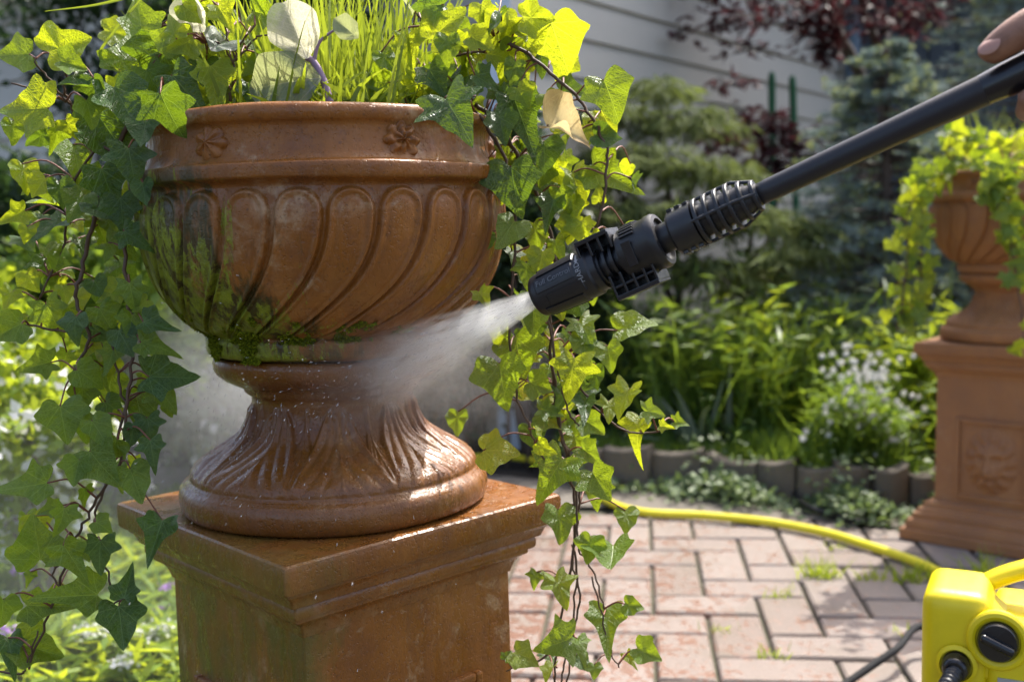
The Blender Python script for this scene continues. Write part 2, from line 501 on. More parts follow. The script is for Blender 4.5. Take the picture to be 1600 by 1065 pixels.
M['petal'] = foliage_mat('white_petal', (.70, .70, .68), (.80, .80, .80), (.75, .75, .72), .6, .35)
M['petal_v'] = foliage_mat('violet_petal', (.33, .17, .50), (.50, .30, .66), (.5, .3, .6), .6, .35)
M['moss'] = foliage_mat('moss_green', (.06, .085, .006), (.34, .38, .02), (.15, .2, .01), .8, .2, .1)

# ------------------------------------------------------------------ ground
g = MB()
g.add([(-60, -20, -.03), (60, -20, -.03), (60, 120, -.03), (-60, 120, -.03)], [(0, 1, 2, 3)])
ground = tag(g.build('ground', M['soil']), kind='structure')

# brick paving: a sand bed and one object for every brick
PAV = Vector((0.55, 2.2, 0)); PYAW = R(-7)
ex, ey = Vector((math.cos(PYAW), math.sin(PYAW), 0)), Vector((-math.sin(PYAW), math.cos(PYAW), 0))
bed = MB()
bed_poly = [(-.62, .2), (3.4, .2), (3.4, 2.75), (1.35, 3.18), (.85, 3.42), (.3, 3.62), (-.05, 3.72), (-.62, 3.7)]
bed.add([(x, y, -.014) for x, y in bed_poly], [tuple(range(len(bed_poly)))])
paving = tag(bed.build('brick_paving', M['joint']), kind='structure')
def brick_mesh(k):
    rg = random.Random(k)
    l, w, h, b = .2485, .1200, .05, .005
    mb = MB()
    vs = []
    for (zz, ins) in ((-h, 0), (-b, 0), (0, b)):
        for sx, sy in ((-1, -1), (1, -1), (1, 1), (-1, 1)):
            vs.append((sx * (l / 2 - ins - rg.uniform(0, .002)), sy * (w / 2 - ins - rg.uniform(0, .002)), zz + (rg.uniform(-.0012, .0012) if zz == 0 else 0)))
    fs = [(8, 9, 10, 11)]
    for a in (0, 4):
        for i in range(4):
            j = (i + 1) % 4
            fs.append((a + i, a + j, a + 4 + j, a + 4 + i))
    mb.add(vs, fs)
    return mb.mesh('brick', M['brick'])
BM = [brick_mesh(k) for k in range(8)]
def in_poly(x, y, poly):
    c = False
    for i in range(len(poly)):
        (x1, y1), (x2, y2) = poly[i], poly[i - 1]
        if (y1 > y) != (y2 > y) and x < (x2 - x1) * (y - y1) / (y2 - y1) + x1: c = not c
    return c
brick_poly = [(-.45, 1.5), (1.5, 1.5), (2.1, 2.2), (2.1, 2.75), (1.35, 3.08), (.85, 3.30), (.3, 3.48), (-.05, 3.55), (-.45, 3.5)]
U = .1285
nb = 0
for i in range(-14, 16):
    for j in range(-10, 14):
        c4 = (i - j) % 4
        if c4 not in (0, 3): continue
        cx, cy = (i + 1, j + .5) if c4 == 0 else (i + .5, j + 1)
        p = PAV + ex * (cx * U) + ey * (cy * U)
        if not in_poly(p.x, p.y, brick_poly): continue
        px, py = to_px((p.x, p.y, 0))
        if px < 560 or px > 1720 or py > 1150: continue
        o = bpy.data.objects.new('brick', BM[nb % 8])
        link(o, paving)
        o.location = (p.x, p.y, random.uniform(-.0022, .0022))
        o.rotation_euler = (random.uniform(-.008, .008), random.uniform(-.008, .008), PYAW + (0 if c4 == 0 else math.pi / 2) + (math.pi if random.random() < .5 else 0) + random.uniform(-.008, .008))
        nb += 1
print('bricks', nb)
# pale concrete strip between the bricks and the planting, and the path behind the urn
strip = MB()
a = [(-2.6, 3.9), (-.45, 3.5), (-.05, 3.56), (.3, 3.49), (.85, 3.31), (1.35, 3.09)]
b_ = [(-2.6, 4.5), (-.45, 4.12), (-.02, 3.98), (.34, 3.74), (.88, 3.50), (1.38, 3.26)]
vs = [(x, y, .002) for x, y in a] + [(x, y, .002) for x, y in b_]
strip.add(vs, [(i, i + 1, i + 7, i + 6) for i in range(5)])
tag(strip.build('path', M['concrete']), kind='structure')

# ------------------------------------------------------------------ house with clapboards
house = tag(empty('house', (-.02, 4.55, 0)), 'pale grey house with horizontal clapboard siding behind the garden', 'house')
def clap_wall(org, d, length, nrow, skip=0):
    nrm = Vector((d.y, -d.x, 0))
    if nrm.y > 0: nrm = -nrm
    rev = .182
    mb = MB()
    L = d * length
    for s_ in (0,):
        base = Vector(org) - nrm * .03
        mb.add([base, base + L, base + L + Vector((0, 0, nrow * rev)), base + Vector((0, 0, nrow * rev))], [(0, 1, 2, 3)])
    mb.build('wall', M['siding'], house)
    for k in range(nrow):
        z0 = k * rev
        p0 = Vector(org) + d * .06; p1 = Vector(org) + d * (length)
        mb = MB()
        t0, t1 = nrm * .022, nrm * .004
        up = Vector((0, 0, rev + .012))
        zb = Vector((0, 0, z0))
        vs = [p0 + zb, p1 + zb, p1 + zb + t0, p0 + zb + t0, p0 + zb + up - t1, p1 + zb + up - t1, p1 + zb + up + t1 * .5, p0 + zb + up + t1 * .5]
        mb.add(vs, [(3, 2, 1, 0), (4, 5, 6, 7), (2, 3, 7, 6), (0, 1, 5, 4), (1, 2, 6, 5), (3, 0, 4, 7)])
        o = mb.build('plank', M['siding'], house)
DR = Vector((.616, .788, 0)); DL = Vector((-.79, .613, 0))
clap_wall((0, 0, 0), DR, 3.95, 15)
clap_wall((0, 0, 0), DL, 6.5, 15)
mb = MB(); mb.box((0, -.012, 1.36), (.10, .07, 2.72)); mb.build('corner_board', M['trim'], house, bevel=.004)
e = DR * 3.97
mb = MB(); mb.box((e.x, e.y - .02, 1.36), (.07, .07, 2.72)); mb.build('corner_board', M['siding'], house, bevel=.004)
mb = MB()
rt = [Vector((-.15, -.45, 2.74)), DR * 4.3 + Vector((.3, -.35, 2.74)), DR * 4.3 + Vector((-2.0, 3.0, 3.6)), DL * 6.6 + Vector((0, 3.4, 3.6)), DL * 6.9 + Vector((-.3, -.35, 2.74))]
mb.add(rt + [p - Vector((0, 0, .12)) for p in rt], [(0, 1, 2, 3, 4), (9, 8, 7, 6, 5)] + [(i, i + 5, (i + 1) % 5 + 5, (i + 1) % 5) for i in range(5)])
mb.build('roof', M['dark_backdrop'], house)

# board backdrop added for the dark area behind the trees, boards one by one
dark_backdrop = tag(empty('dark_backdrop', (2.7, 7.6, 0)), 'dark blue boards added as backdrop for the dark area behind the red tree', 'dark_backdrop')
mb = MB(); mb.box((2.2, .35, 1.3), (5.0, .5, 2.6)); mb.build('wall', M['dark_backdrop'], dark_backdrop)
sb = MB(); sb.box((0, 0, 1.3), (.19, .03, 2.6)); sme = sb.mesh('board', M['dark_backdrop'])
for k in range(24):
    o = link(bpy.data.objects.new('board', sme), dark_backdrop); o.location = (-.2 + k * .205, .08 + random.uniform(-.004, .004), 0)
mb = MB(); mb.box((2.2, .3, 2.68), (5.4, 1.1, .08)); mb.build('roof', M['dark_backdrop'], dark_backdrop)
mb = MB(); mb.tube([(-.28, -.1, 0), (-.28, -.1, 2.6)], .055, 10); mb.build('downpipe', plain('blue_grey_pipe', (.10, .15, .20), .5), dark_backdrop, smooth=40)
# ------------------------------------------------------------------ urn
UX, UY, PZ = -.2357, 1.3664, .582
NL = 25                                     # gadroons round the bowl
def dense(prof, step):
    out = [prof[0]]
    for (r0, z0), (r1, z1) in zip(prof, prof[1:]):
        n = max(1, int(math.hypot(r1 - r0, z1 - z0) / step))
        for k in range(1, n + 1):
            out.append((r0 + (r1 - r0) * k / n, z0 + (z1 - z0) * k / n))
    return out
def smoothprof(pts, sub=6):
    return [(p.x, p.y) for p in catmull([Vector((r, z, 0)) for r, z in pts], sub)]
def revolve(prof, n, disp=None):
    """prof: list of (r, z); disp(theta array, r, z, arc) -> radial offset array"""
    pr = np.array(prof)
    th = np.linspace(0, 2 * math.pi, n, endpoint=False)
    m = len(pr)
    nrm = np.gradient(pr, axis=0)
    nr = np.stack([nrm[:, 1], -nrm[:, 0]], 1)
    nr = unit(nr)
    V = np.zeros((m, n, 3))
    for i in range(m):
        r, z = pr[i]
        d = disp(th, r, z) if disp else np.zeros(n)
        sgn = -1.0 if nr[i, 0] < 0 else 1.0
        rr = r + d * nr[i, 0] * sgn; zz = z + d * nr[i, 1] * sgn
        V[i, :, 0] = rr * np.sin(th); V[i, :, 1] = -rr * np.cos(th); V[i, :, 2] = zz
    idx = np.arange(m * n).reshape(m, n)
    a = idx[:-1]; b = idx[1:]
    F = np.stack([a, np.roll(a, -1, 1), np.roll(b, -1, 1), b], -1).reshape(-1, 4)
    return V.reshape(-1, 3), F

def sstep(x, a, b):
    t = np.clip((x - a) / (b - a), 0, 1)
    return t * t * (3 - 2 * t)

ZT, ZB = .9785 - PZ, .806 - PZ               # gadroon field, local heights
def bowl_disp(th, r, z):
    wob = .0007 * np.sin(th * 3 + z * 30) + .0005 * np.sin(th * 7 + 1 + z * 55)
    if not (ZB - .004 < z < ZT + .004): return wob
    t = np.clip((ZT - z) / (ZT - ZB), 0, 1)
    ARC = {0: 0}
    s = arc_of(z)
    shift = -R(36) * (t ** 3.2)
    q = (th - shift) / (2 * math.pi / NL) + .32
    u = (q - np.floor(q)) - .5
    hw = math.pi / NL * r
    x = np.abs(u) * 2 * hw
    w = hw * .94
    if s < w:
        d = w - np.hypot(x, w - s)
    else:
        d = w - x
    k = hw / .033
    ridge = np.exp(-((d - .0062 * k) / (.0040 * k)) ** 2) * .0030
    inner = sstep(d, .012 * k, .019 * k) * .0012
    body = sstep(d, -.0005, .0048 * k) * .0056
    fade = sstep(np.array([z]), ZB, ZB + .018)[0] * .8 + .2
    return wob + (ridge + inner + body) * fade - .0015
lower = smoothprof([(.2225, .9800), (.2250, .958), (.2245, .935), (.2205, .910), (.2120, .882), (.1985, .856), (.1810, .833), (.1630, .815), (.1530, .806)], 14)
_s = [0.0]
for (r0, z0), (r1, z1) in zip(lower, lower[1:]): _s.append(_s[-1] + math.hypot(r1 - r0, z1 - z0))
_lz = np.array([z for r, z in lower])[::-1] - PZ; _ls = np.array(_s)[::-1]
def arc_of(z): return float(np.interp(z, _lz, _ls)) - .002
upper = [(0.15, 1.02), (0.1947, 1.022), (0.1963, 1.058), (0.1989, 1.066), (0.2063, 1.069), (0.2141, 1.0685), (0.2183, 1.0655), (0.2197, 1.06), (0.219, 1.0535), (0.2159, 1.05), (0.2125, 1.048), (0.2117, 1.04), (0.2125, 1.028), (0.2157, 1.016), (0.2204, 1.0085), (0.2251, 1.0055), (0.2319, 1.0055), (0.2348, 1.0045), (0.2357, 1.003), (0.236, 0.999), (0.2358, 0.9905), (0.2353, 0.9885), (0.2309, 0.9868), (0.2262, 0.985), (0.2232, 0.983), (0.2225, 0.98)]
bott = [(.1530, .806), (.1535, .8045), (.1560, .8030), (.1562, .7960), (.1555, .7880), (.1540, .7830), (.1480, .7800), (.1420, .7790), (.10, .779)]
prof = dense([(r, z - PZ) for r, z in upper], .0035) + dense([(r, z - PZ) for r, z in lower[1:]], .0016) + dense([(r, z - PZ) for r, z in bott[1:]], .003)
V, F = revolve(prof, NL * 36, bowl_disp)
urn = empty('terracotta_urn', (UX, UY, PZ))
tag(urn, 'wet brown terracotta urn with swirling gadroons and green moss, being hosed', 'urn')
bowl = np_mesh('bowl', V, F[:, ::-1], M['bowl'], urn)

NP_ = 9
def foot_disp(th, r, z):
    zz = z + PZ
    if not (.622 < zz < .722): return .0006 * np.sin(th * 5 + z * 80)
    t = (.722 - zz) / .098
    q = th / (2 * math.pi / NP_) + .2
    out = np.zeros_like(th)
    for off, amp, w0 in ((0.0, 1.0, .09), (.5, .7, .04)):
        u = ((q + off) - np.floor(q + off)) - .5
        tt = t if off == 0 else max(0.0, (t - .35) / .65)
        width = w0 + .46 * tt ** .75 if off == 0 else w0 + .22 * tt
        k = u / width
        curl = k + .34 * np.sin(tt * 4.2 + off * 3) * np.sign(k) * (1 - np.abs(k) * .4)
        leafm = 1 - sstep(np.abs(k), .86, 1.05)
        ribs = np.abs(np.cos(curl * math.pi * 3.0)) ** .8
        edge = np.exp(-((np.abs(k) - .92) / .09) ** 2)
        out = np.maximum(out, amp * leafm * (.0030 + .0019 * ribs + .0016 * np.exp(-(k / .12) ** 2)) + edge * .0022 * amp * (1 if off == 0 else .5))
    f = sstep(np.array([t]), .02, .16)[0] * (1 - sstep(np.array([t]), .90, 1.0)[0])
    return out * f
footp = [(.10, .7788), (.1440, .7772), (.1478, .7745), (.1490, .7690), (.1482, .7620), (.1450, .7560), (.1370, .7490), (.1260, .7430), (.1170, .7390), (.1140, .7370), (.1125, .7320), (.1090, .7290), (.1050, .7270), (.1035, .7220)]
flare = smoothprof([(.1035, .7220), (.1030, .7080), (.1070, .6930), (.1190, .6730), (.1400, .6570), (.1630, .6440), (.1800, .6310), (.1850, .6240)], 10)
base = smoothprof([(.1850, .6240), (.1890, .6205), (.1955, .6150), (.1985, .6050), (.1975, .5930), (.1930, .5850), (.186, .5825)], 5)
prof = dense([(r, z - PZ) for r, z in footp], .004) + dense([(r, z - PZ) for r, z in flare[1:]], .0014) + [(r, z - PZ) for r, z in base[1:]] + [(.10, .5825 - PZ)]
V, F = revolve(prof, 720, foot_disp)
np_mesh('foot', V, F[:, ::-1], M['foot'], urn)
# soil in the bowl
mb = MB(); mb.lathe([(.002, .455), (.10, .452), (.1955, .446), (.188, .42)], 36, cap=False); mb.build('soil', M['earth'], urn, smooth=180)

# rosettes on the upper band
def rosette(kind):
    n, m = 56, 12
    V = []; F = []
    for i in range(m + 1):
        q = i / m
        for k in range(n):
            a = 2 * math.pi * k / n
            if kind == 0:
                pet = .5 + .5 * math.cos(a * 7)
                rr = .0225 * (.80 + .20 * pet ** .6)
                h = .0045 + .0045 * (.45 + .55 * pet) * math.sin(q * math.pi) ** .7 - .0035 * q + .0045 * math.exp(-(q / .25) ** 2)
            else:
                pet = abs(math.cos(a * 4)) ; rr = .0235 * (.76 + .24 * pet)
                h = .004 + .0035 * math.cos(q * 9 + a * 2) * (1 - q * .5) * .6 + .003 * pet - .003 * q
            if q > .98: h = -.002
            V.append((rr * q * math.cos(a), rr * q * math.sin(a), h))
    for i in range(m):
        for k in range(n):
            F.append((i * n + k, i * n + (k + 1) % n, (i + 1) * n + (k + 1) % n, (i + 1) * n + k))
    return MB().add(V, F)
RO = [rosette(k).mesh('rosette', M['bowl'], 180) for k in (0, 1)]
for k in range(6):
    a = R(-24.5 + 58.5 * k) if k < 2 else R(-24.5 + 58.5 + 60.3 * (k - 1))
    z = 1.0285 - PZ; r = .2128
    o = link(bpy.data.objects.new('rosette', RO[k % 2]), urn)
    out = Vector((math.sin(a), -math.cos(a), .12)).normalized()
    side = Vector((math.cos(a), math.sin(a), 0))
    upv = out.cross(side)
    mw = Matrix((side, upv, out)).transposed().to_4x4()
    mw.translation = Vector((r * math.sin(a), -r * math.cos(a), z))
    o.matrix_local = mw

# moss cushions on the lower left of the bowl
rg = np.random.default_rng(5)
pts = []; nr_ = []
for _ in range(90000):
    th = rg.uniform(R(-62), R(46)); z = rg.uniform(.779, .845)
    f = mnoise.noise(Vector((th * 5.2, z * 42, 3.1))) + .55 * mnoise.noise(Vector((th * 15, z * 110, 9)))
    lim = -.06 + .45 * max(0, (th - R(8)) / R(40)) + .9 * max(0, (z - .818) / .035)
    if z < .803: lim += .22 + .30 * max(0, (th + R(40)) / R(30))
    if f < lim: continue
    rr = float(np.interp(z, [p[1] for p in lower][::-1], [p[0] for p in lower][::-1])) if z > .806 else .1555
    rr += .0005 + (float(bowl_disp(np.array([th]), rr, z - PZ)[0]) if z > .806 else 0)
    pts.append((rr * math.sin(th), -rr * math.cos(th), z - PZ)); nr_.append((math.sin(th), -math.cos(th), -.35))
    if len(pts) > 9000: break
pts, nr_ = np.array(pts), np.array(nr_)
D = unit(nr_ + rg.normal(0, .7, nr_.shape))
V, F = leaf_arrays(pts - unit(nr_) * .001, D, rg.normal(0, 1, D.shape), rg.uniform(.0025, .0060, len(D)), rg.uniform(.0018, .0036, len(D)))
tag(np_mesh('moss', V, F, M['moss'], urn), 'bright green moss clinging to the underside', kind='stuff')

# ------------------------------------------------------------------ pedestal
def sq_loft(prof, corner=.004, nc=3):
    V = []; F = []
    ring = []
    for (sx, sy, a0) in ((1, 1, 0), (-1, 1, 90), (-1, -1, 180), (1, -1, 270)):
        for k in range(nc + 1):
            a = R(a0 + 90 * k / nc); ring.append((sx, sy, math.cos(a), math.sin(a)))
    n = len(ring)
    for hw, z in prof:
        c = min(corner, hw * .5)
        for sx, sy, ca, sa in ring:
            V.append((sx * (hw - c) + c * ca, sy * (hw - c) + c * sa, z))
    for i in range(len(prof) - 1):
        for k in range(n):
            F.append((i * n + k, i * n + (k + 1) % n, (i + 1) * n + (k + 1) % n, (i + 1) * n + k))
    return V, F, n
CAPP = [(.155, .4780), (.1605, .4795), (.1620, .4850), (.1650, .4930), (.1700, .4995), (.1765, .5030), (.1775, .5045), (.1775, .5095), (.1835, .5110), (.1852, .5145), (.1852, .5215), (.1838, .5245), (.1850, .5258), (.1898, .5270), (.1912, .5310), (.1940, .5375), (.1985, .5415), (.1995, .5430), (.1995, .5475), (.2072, .5488), (.2086, .5515), (.2092, .5740), (.2080, .5795), (.2055, .5815), (.10, .582)]
BASP = [(.232, .001), (.2345, .004), (.2345, .030), (.2325, .0325), (.222, .0335), (.2215, .050), (.2175, .058), (.2080, .0625), (.2055, .064), (.2055, .078), (.1990, .080), (.1950, .090), (.1860, .0975), (.1835, .099), (.1835, .107), (.176, .112), (.166, .118), (.155, .1185)]
def lion_h(x, z):
    """relief of a lion mask, x and z in -1..1"""
    G = lambda cx, cz, sx, sz, h: h * math.exp(-((x - cx) / sx) ** 2 - ((z - cz) / sz) ** 2)
    r = math.hypot(x / .92, (z + .02) / .98)
    a = math.atan2(x, z)
    h = 0.0
    if r < 1:
        h += .40 * (1 - r ** 4)
        if r > .52: h += .22 * math.cos(a * 13 + r * 6) * min(1, (r - .52) * 5) * (1 - r) * 2.2 + .10 * math.cos(r * 26) * (1 - r)
    h += G(0, -.02, .46, .52, .28) + G(0, -.12, .13, .42, .40) + G(0, -.36, .26, .17, .36) + G(0, -.20, .17, .10, .18)
    h += G(-.26, .26, .20, .09, .26) + G(.26, .26, .20, .09, .26)
    h -= G(-.25, .12, .13, .07, .34) + G(.25, .12, .13, .07, .34) + G(0, -.50, .24, .045, .42)
    h += G(-.25, .11, .06, .045, .20) + G(.25, .11, .06, .045, .20) + G(0, -.62, .20, .10, .22)
    h += G(-.36, -.10, .14, .18, .12) + G(.36, -.10, .14, .18, .12)
    return h
def lion_mesh():
    nx, nz = 45, 53; hw, hh = .080, .098
    V = []; F = []
    for j in range(nz):
        for i in range(nx):
            x = -1 + 2 * i / (nx - 1); z = -1 + 2 * j / (nz - 1)
            V.append((x * hw, -.046 * lion_h(x, z) - .0005, z * hh))
    for j in range(nz - 1):
        for i in range(nx - 1):
            F.append((j * nx + i, j * nx + i + 1, (j + 1) * nx + i + 1, (j + 1) * nx + i))
    return MB().add(V, F)
LM = {k: lion_mesh().mesh('lion_mask', M[k], 180) for k in ('pedestal', 'pedestal_dry')}
def pedestal(loc, rz, label, mat):
    P = empty('pedestal', loc, rz); tag(P, label, 'pedestal')
    m = M[mat]
    Vc, Fc, n = sq_loft(CAPP, .003); mb = MB().add(Vc, Fc + [tuple((len(CAPP) - 1) * n + k for k in range(n))]); mb.build('cap', M['cap'] if mat == 'pedestal' else m, P, smooth=28)
    Vc, Fc, n = sq_loft(BASP, .003); MB().add(Vc, Fc).build('base', m, P, smooth=28)
    SP = [(.1600, .112), (.1596, .20), (.1590, .35), (.1586, .484)]
    Vc, Fc, n = sq_loft(SP, .004); MB().add(Vc, Fc).build('shaft', m, P, smooth=28)
    for k in range(4):
        q = k * math.pi / 2
        rot = Matrix.Rotation(q, 4, 'Z')
        fr = MB()
        cz, hw, hh, w = .2480, .094, .110, .011
        for (cx, c2, sx, sz) in ((-hw, cz, w, 2 * hh + w), (hw, cz, w, 2 * hh + w), (0, cz - hh, 2 * hw - w - .001, w), (0, cz + hh, 2 * hw - w - .001, w)):
            fr.box((cx, -.1605, c2), (sx, .015, sz))
        o = fr.build('panel_frame', m, P, bevel=.003); o.matrix_local = rot
        o = link(bpy.data.objects.new('lion_mask', LM[mat]), P)
        o.matrix_local = rot @ Matrix.Translation((0, -.1585, cz))
    return P
pedestal((UX, UY, 0), R(43.5), 'wet terracotta pedestal under the mossy urn, corner towards the viewer', 'pedestal')

# second pair, farther back on the right
U2 = Vector((1.46, 3.06, 0))
pedestal(U2, R(-43), 'dry terracotta pedestal with lion mask panel near the yellow pressure washer', 'pedestal_dry')
def copy_tree(o, parent=None, skip=()):
    c = o.copy(); COL.objects.link(c); c.parent = parent
    for ch in list(o.children):
        if ch.name.split('.')[0] not in skip: copy_tree(ch, c, skip)
    return c
urn2 = copy_tree(urn, None, ('moss',))
urn2.location = (U2.x, U2.y, PZ); urn2.rotation_euler = (0, 0, R(150))
urn2['label'] = 'dry terracotta urn overgrown with lime ivy on the lion mask pedestal'
urn2['group'] = urn['group'] = 'terracotta urns on pedestals'
m2 = terracotta('terracotta_urn_dry', wet=.15, pale=.2, dusty=.35)
for ch in urn2.children:
    if ch.name.startswith(('bowl', 'foot', 'rosette')):
        ch.data = ch.data.copy(); ch.data.materials[0] = m2
# ------------------------------------------------------------------ garden edging
edge_px = [(880, 752), (940, 757), (1015, 762), (1100, 768), (1180, 776), (1245, 786), (1305, 797), (1362, 797), (1418, 797), (1478, 800)]
EP = [atZ(x, y, 0) for x, y in edge_px]
def edging_block(a, b, h, k):
    """a curved concrete palisade piece: bowed face, dished top"""
    mb = MB(); n = 9
    d = (b - a); L = d.length; d.normalize(); nr = Vector((d.y, -d.x, 0))
    if nr.y > 0: nr = -nr
    rows = []
    for i in range(n):
        t = i / (n - 1); u = t * 2 - 1
        bow = .022 * (1 - u * u)
        top = h * (1 - .07 * (1 - u * u)) + .010 * u * (1 if k % 3 else -1)
        f = a + d * (t * L) + nr * bow; r_ = f - nr * .055
        rows.append([f + Vector((0, 0, -.05)), f + Vector((0, 0, top - .006)), f - nr * .006 + Vector((0, 0, top)), r_ + Vector((0, 0, top)), r_ + Vector((0, 0, -.05))])
    V = [p for row in rows for p in row]
    F = [(i * 5 + j, (i + 1) * 5 + j, (i + 1) * 5 + (j + 1) % 5, i * 5 + (j + 1) % 5) for i in range(n - 1) for j in range(5)]
    F += [(4, 3, 2, 1, 0), tuple((n - 1) * 5 + j for j in range(5))]
    return mb.add(V, F)
pos_words = ['darkest edging block beside the trailing ivy', 'edging block second from the trailing ivy', 'edging block third from the trailing ivy', 'edging block in the middle of the row', 'long edging block under the bright grass', 'tilted edging block left of the tall pair', 'tall upright edging block below the white flowers', 'square upright edging block nearest the white flowers', 'low slanting edging block touching the far pedestal']
for k in range(len(EP) - 1):
    a, b = EP[k], EP[k + 1]
    d = (b - a) * .035
    h = [.135, .14, .135, .13, .13, .125, .165, .155, .13][k]
    o = edging_block(a + d + Vector((0, random.uniform(-.03, .02), 0)), b - d + Vector((0, random.uniform(-.025, .02), 0)), h * random.uniform(.9, 1.1), k).build('edging_block', M['edging'], smooth=35)
    tag(o, 'dark grey concrete ' + pos_words[k], 'edging', 'curved concrete edging blocks')
# raised planting bed behind them
bd = MB()
fr = [p + Vector((.03, .05, .09)) for p in EP] + [Vector((2.6, 3.5, .09)), Vector((4.5, 3.2, .09))]
bk = [Vector((p.x * 1.1, 9.5, .25)) for p in fr]
nf = len(fr)
sk_ = [Vector((p.x, p.y - .02, -.03)) for p in fr]
bd.add(fr + bk + sk_, [(i, i + 1, i + 1 + nf, i + nf) for i in range(nf - 1)] + [(2 * nf + i, 2 * nf + i + 1, i + 1, i) for i in range(nf - 1)] + [(nf - 1, 3 * nf - 1, 2 * nf - 1)])
tag(bd.build('planting_bed', M['soil']), kind='structure')

# ------------------------------------------------------------------ plants of the background
def rn(*s): return RNG.normal(0, 1, s)
def clump(name, label, cat, x, y, Y, n, hgt, spread, mat, wid=.012, bend=.25, leafy=0, group=None, leafmat=None, seed=0, zbase=None, tilt=.25):
    """perennial clump: upright stalks with narrow leaves; x, y = pixel of its foot"""
    p = atY(x, y, Y) if zbase is None else Vector((atY(x, y, Y).x, Y, zbase))
    root = empty(name, p); tag(root, label, cat, group)
    P = np.stack([rn(n) * spread, rn(n) * spread * .7, np.zeros(n) - .02], 1)
    D = unit(np.stack([rn(n) * tilt, rn(n) * tilt, np.ones(n)], 1))
    L = hgt * RNG.uniform(.55, 1.08, n)
    parts = [blade_arrays(P, D, rn(n, 3), L, np.full(n, wid) * RNG.uniform(.6, 1.2, n), RNG.uniform(.4, 1.6, n) * bend)]
    V, F = cat_arrays(parts)
    tag(np_mesh('blades', V, F, M[mat], root), kind='stuff')
    if leafy:
        k = leafy
        q = RNG.integers(0, n, k); t = RNG.uniform(.15, 1.0, k)
        Pl = P[q] + D[q] * (L[q] * t)[:, None]
        Dl = unit(np.stack([rn(k), rn(k), RNG.uniform(-.1, .9, k)], 1))
        V, F = leaf_arrays(Pl, Dl, np.tile([0, 0, 1.0], (k, 1)) + rn(k, 3) * .4, RNG.uniform(.05, .11, k), RNG.uniform(.009, .018, k))
        tag(np_mesh('leaves', V, F, M[leafmat or mat], root), kind='stuff')
    return root
def puff(name, label, cat, c, rad, n, mat, lsize=(.03, .06), asp=.55, group=None, stems=6, tips=None, ntip=0, droop=0.0, lobes=9, shell=.45, ground=0.1):
    """shrub of many small leaves: leaf clumps on an uneven, gappy volume, with stems below"""
    c = Vector(c); rad = np.array(rad)
    root = empty(name, (c.x, c.y, ground)); tag(root, label, cat, group)
    off = np.array([0, 0, c.z - ground])
    cl = unit(rn(lobes * 4, 3)) * RNG.uniform(shell, 1.0, (lobes * 4, 1)) * rad
    cs = RNG.uniform(.16, .34, lobes * 4)
    q = RNG.integers(0, len(cl), n)
    P = cl[q] + rn(n, 3) * (cs[q][:, None] * rad * .55) + off
    P[:, 2] = np.maximum(P[:, 2], .02)
    D = unit(unit(P - off) * .7 + rn(n, 3) * .6 + np.array([0, 0, -droop]))
    Nn = rn(n, 3) * .6 + np.array([0, 0, 1.0])
    L = RNG.uniform(lsize[0], lsize[1], n)
    V, F = leaf_arrays(P, D, Nn, L, L * asp)
    tag(np_mesh('foliage', V, F, M[mat], root), kind='stuff')
    if tips:
        k = RNG.integers(0, n, ntip)
        Pt = P[k] + unit(P[k] - off) * .04
        L = RNG.uniform(lsize[0], lsize[1], ntip) * .9
        V, F = leaf_arrays(Pt, unit(rn(ntip, 3) + np.array([0, 0, .6])), rn(ntip, 3), L, L * .6)
        tag(np_mesh('blossom' if 'petal' in tips else 'new_growth', V, F, M[tips], root), kind='stuff')
    mb = MB()
    for k in range(stems):
        e = cl[k] * .7 + off
        a = Vector((random.uniform(-.05, .05), random.uniform(-.05, .05), -.03))
        mid = (a + Vector(e)) * .5 + Vector((random.uniform(-.05, .05), 0, .05))
        mb.tube(catmull([a, mid, Vector(e)], 4), [.012, .011, .010, .009, .008, .007, .006, .005, .004], 5)
    mb.build('stem', M['bark'], root, smooth=180)
    return root

# dense green perennials behind the edging
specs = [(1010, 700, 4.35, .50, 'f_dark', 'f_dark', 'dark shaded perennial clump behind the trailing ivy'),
         (1060, 705, 4.25, .58, 'f_mid', 'f_mid', 'tall narrow leaved perennial clump below the spray nozzle'),
         (1120, 708, 4.1, .52, 'f_mid', 'f_mid', 'leafy upright perennial clump left of the middle of the bed'),
         (1175, 712, 4.05, .50, 'f_mid', 'f_lime', 'mid green perennial clump in the middle of the bed'),
         (1235, 714, 3.95, .46, 'f_mid', 'f_mid', 'bushy perennial clump next to the white flowers'),
         (1290, 705, 4.3, .55, 'f_dark', 'f_mid', 'dark strappy perennial clump behind the white flowers'),
         (1395, 705, 4.1, .55, 'f_mid', 'f_grey', 'grey green arching clump behind the white flowers'),
         (1445, 720, 3.75, .45, 'f_mid', 'f_lime', 'sunny leafy clump beside the far pedestal')]
for (x, y, Y, h, a, b, lab) in specs:
    clump('perennial_clump', lab, 'plant', x, y, Y, 120, h * 1.3, .11, a, .014, .22, 1000, 'perennials in the bed', b)
clump('strap_leaf_plant', 'pale strap leaved plant arching above the edging', 'plant', 1100, 715, 3.95, 34, .42, .07, 'f_grey', .026, .55, 0, None, tilt=.5)
clump('iris_clump', 'blue green sword leaved clump left of the white flowers', 'plant', 1300, 700, 3.98, 40, .48, .05, 'f_grey', .026, .12, 0, None, tilt=.14)
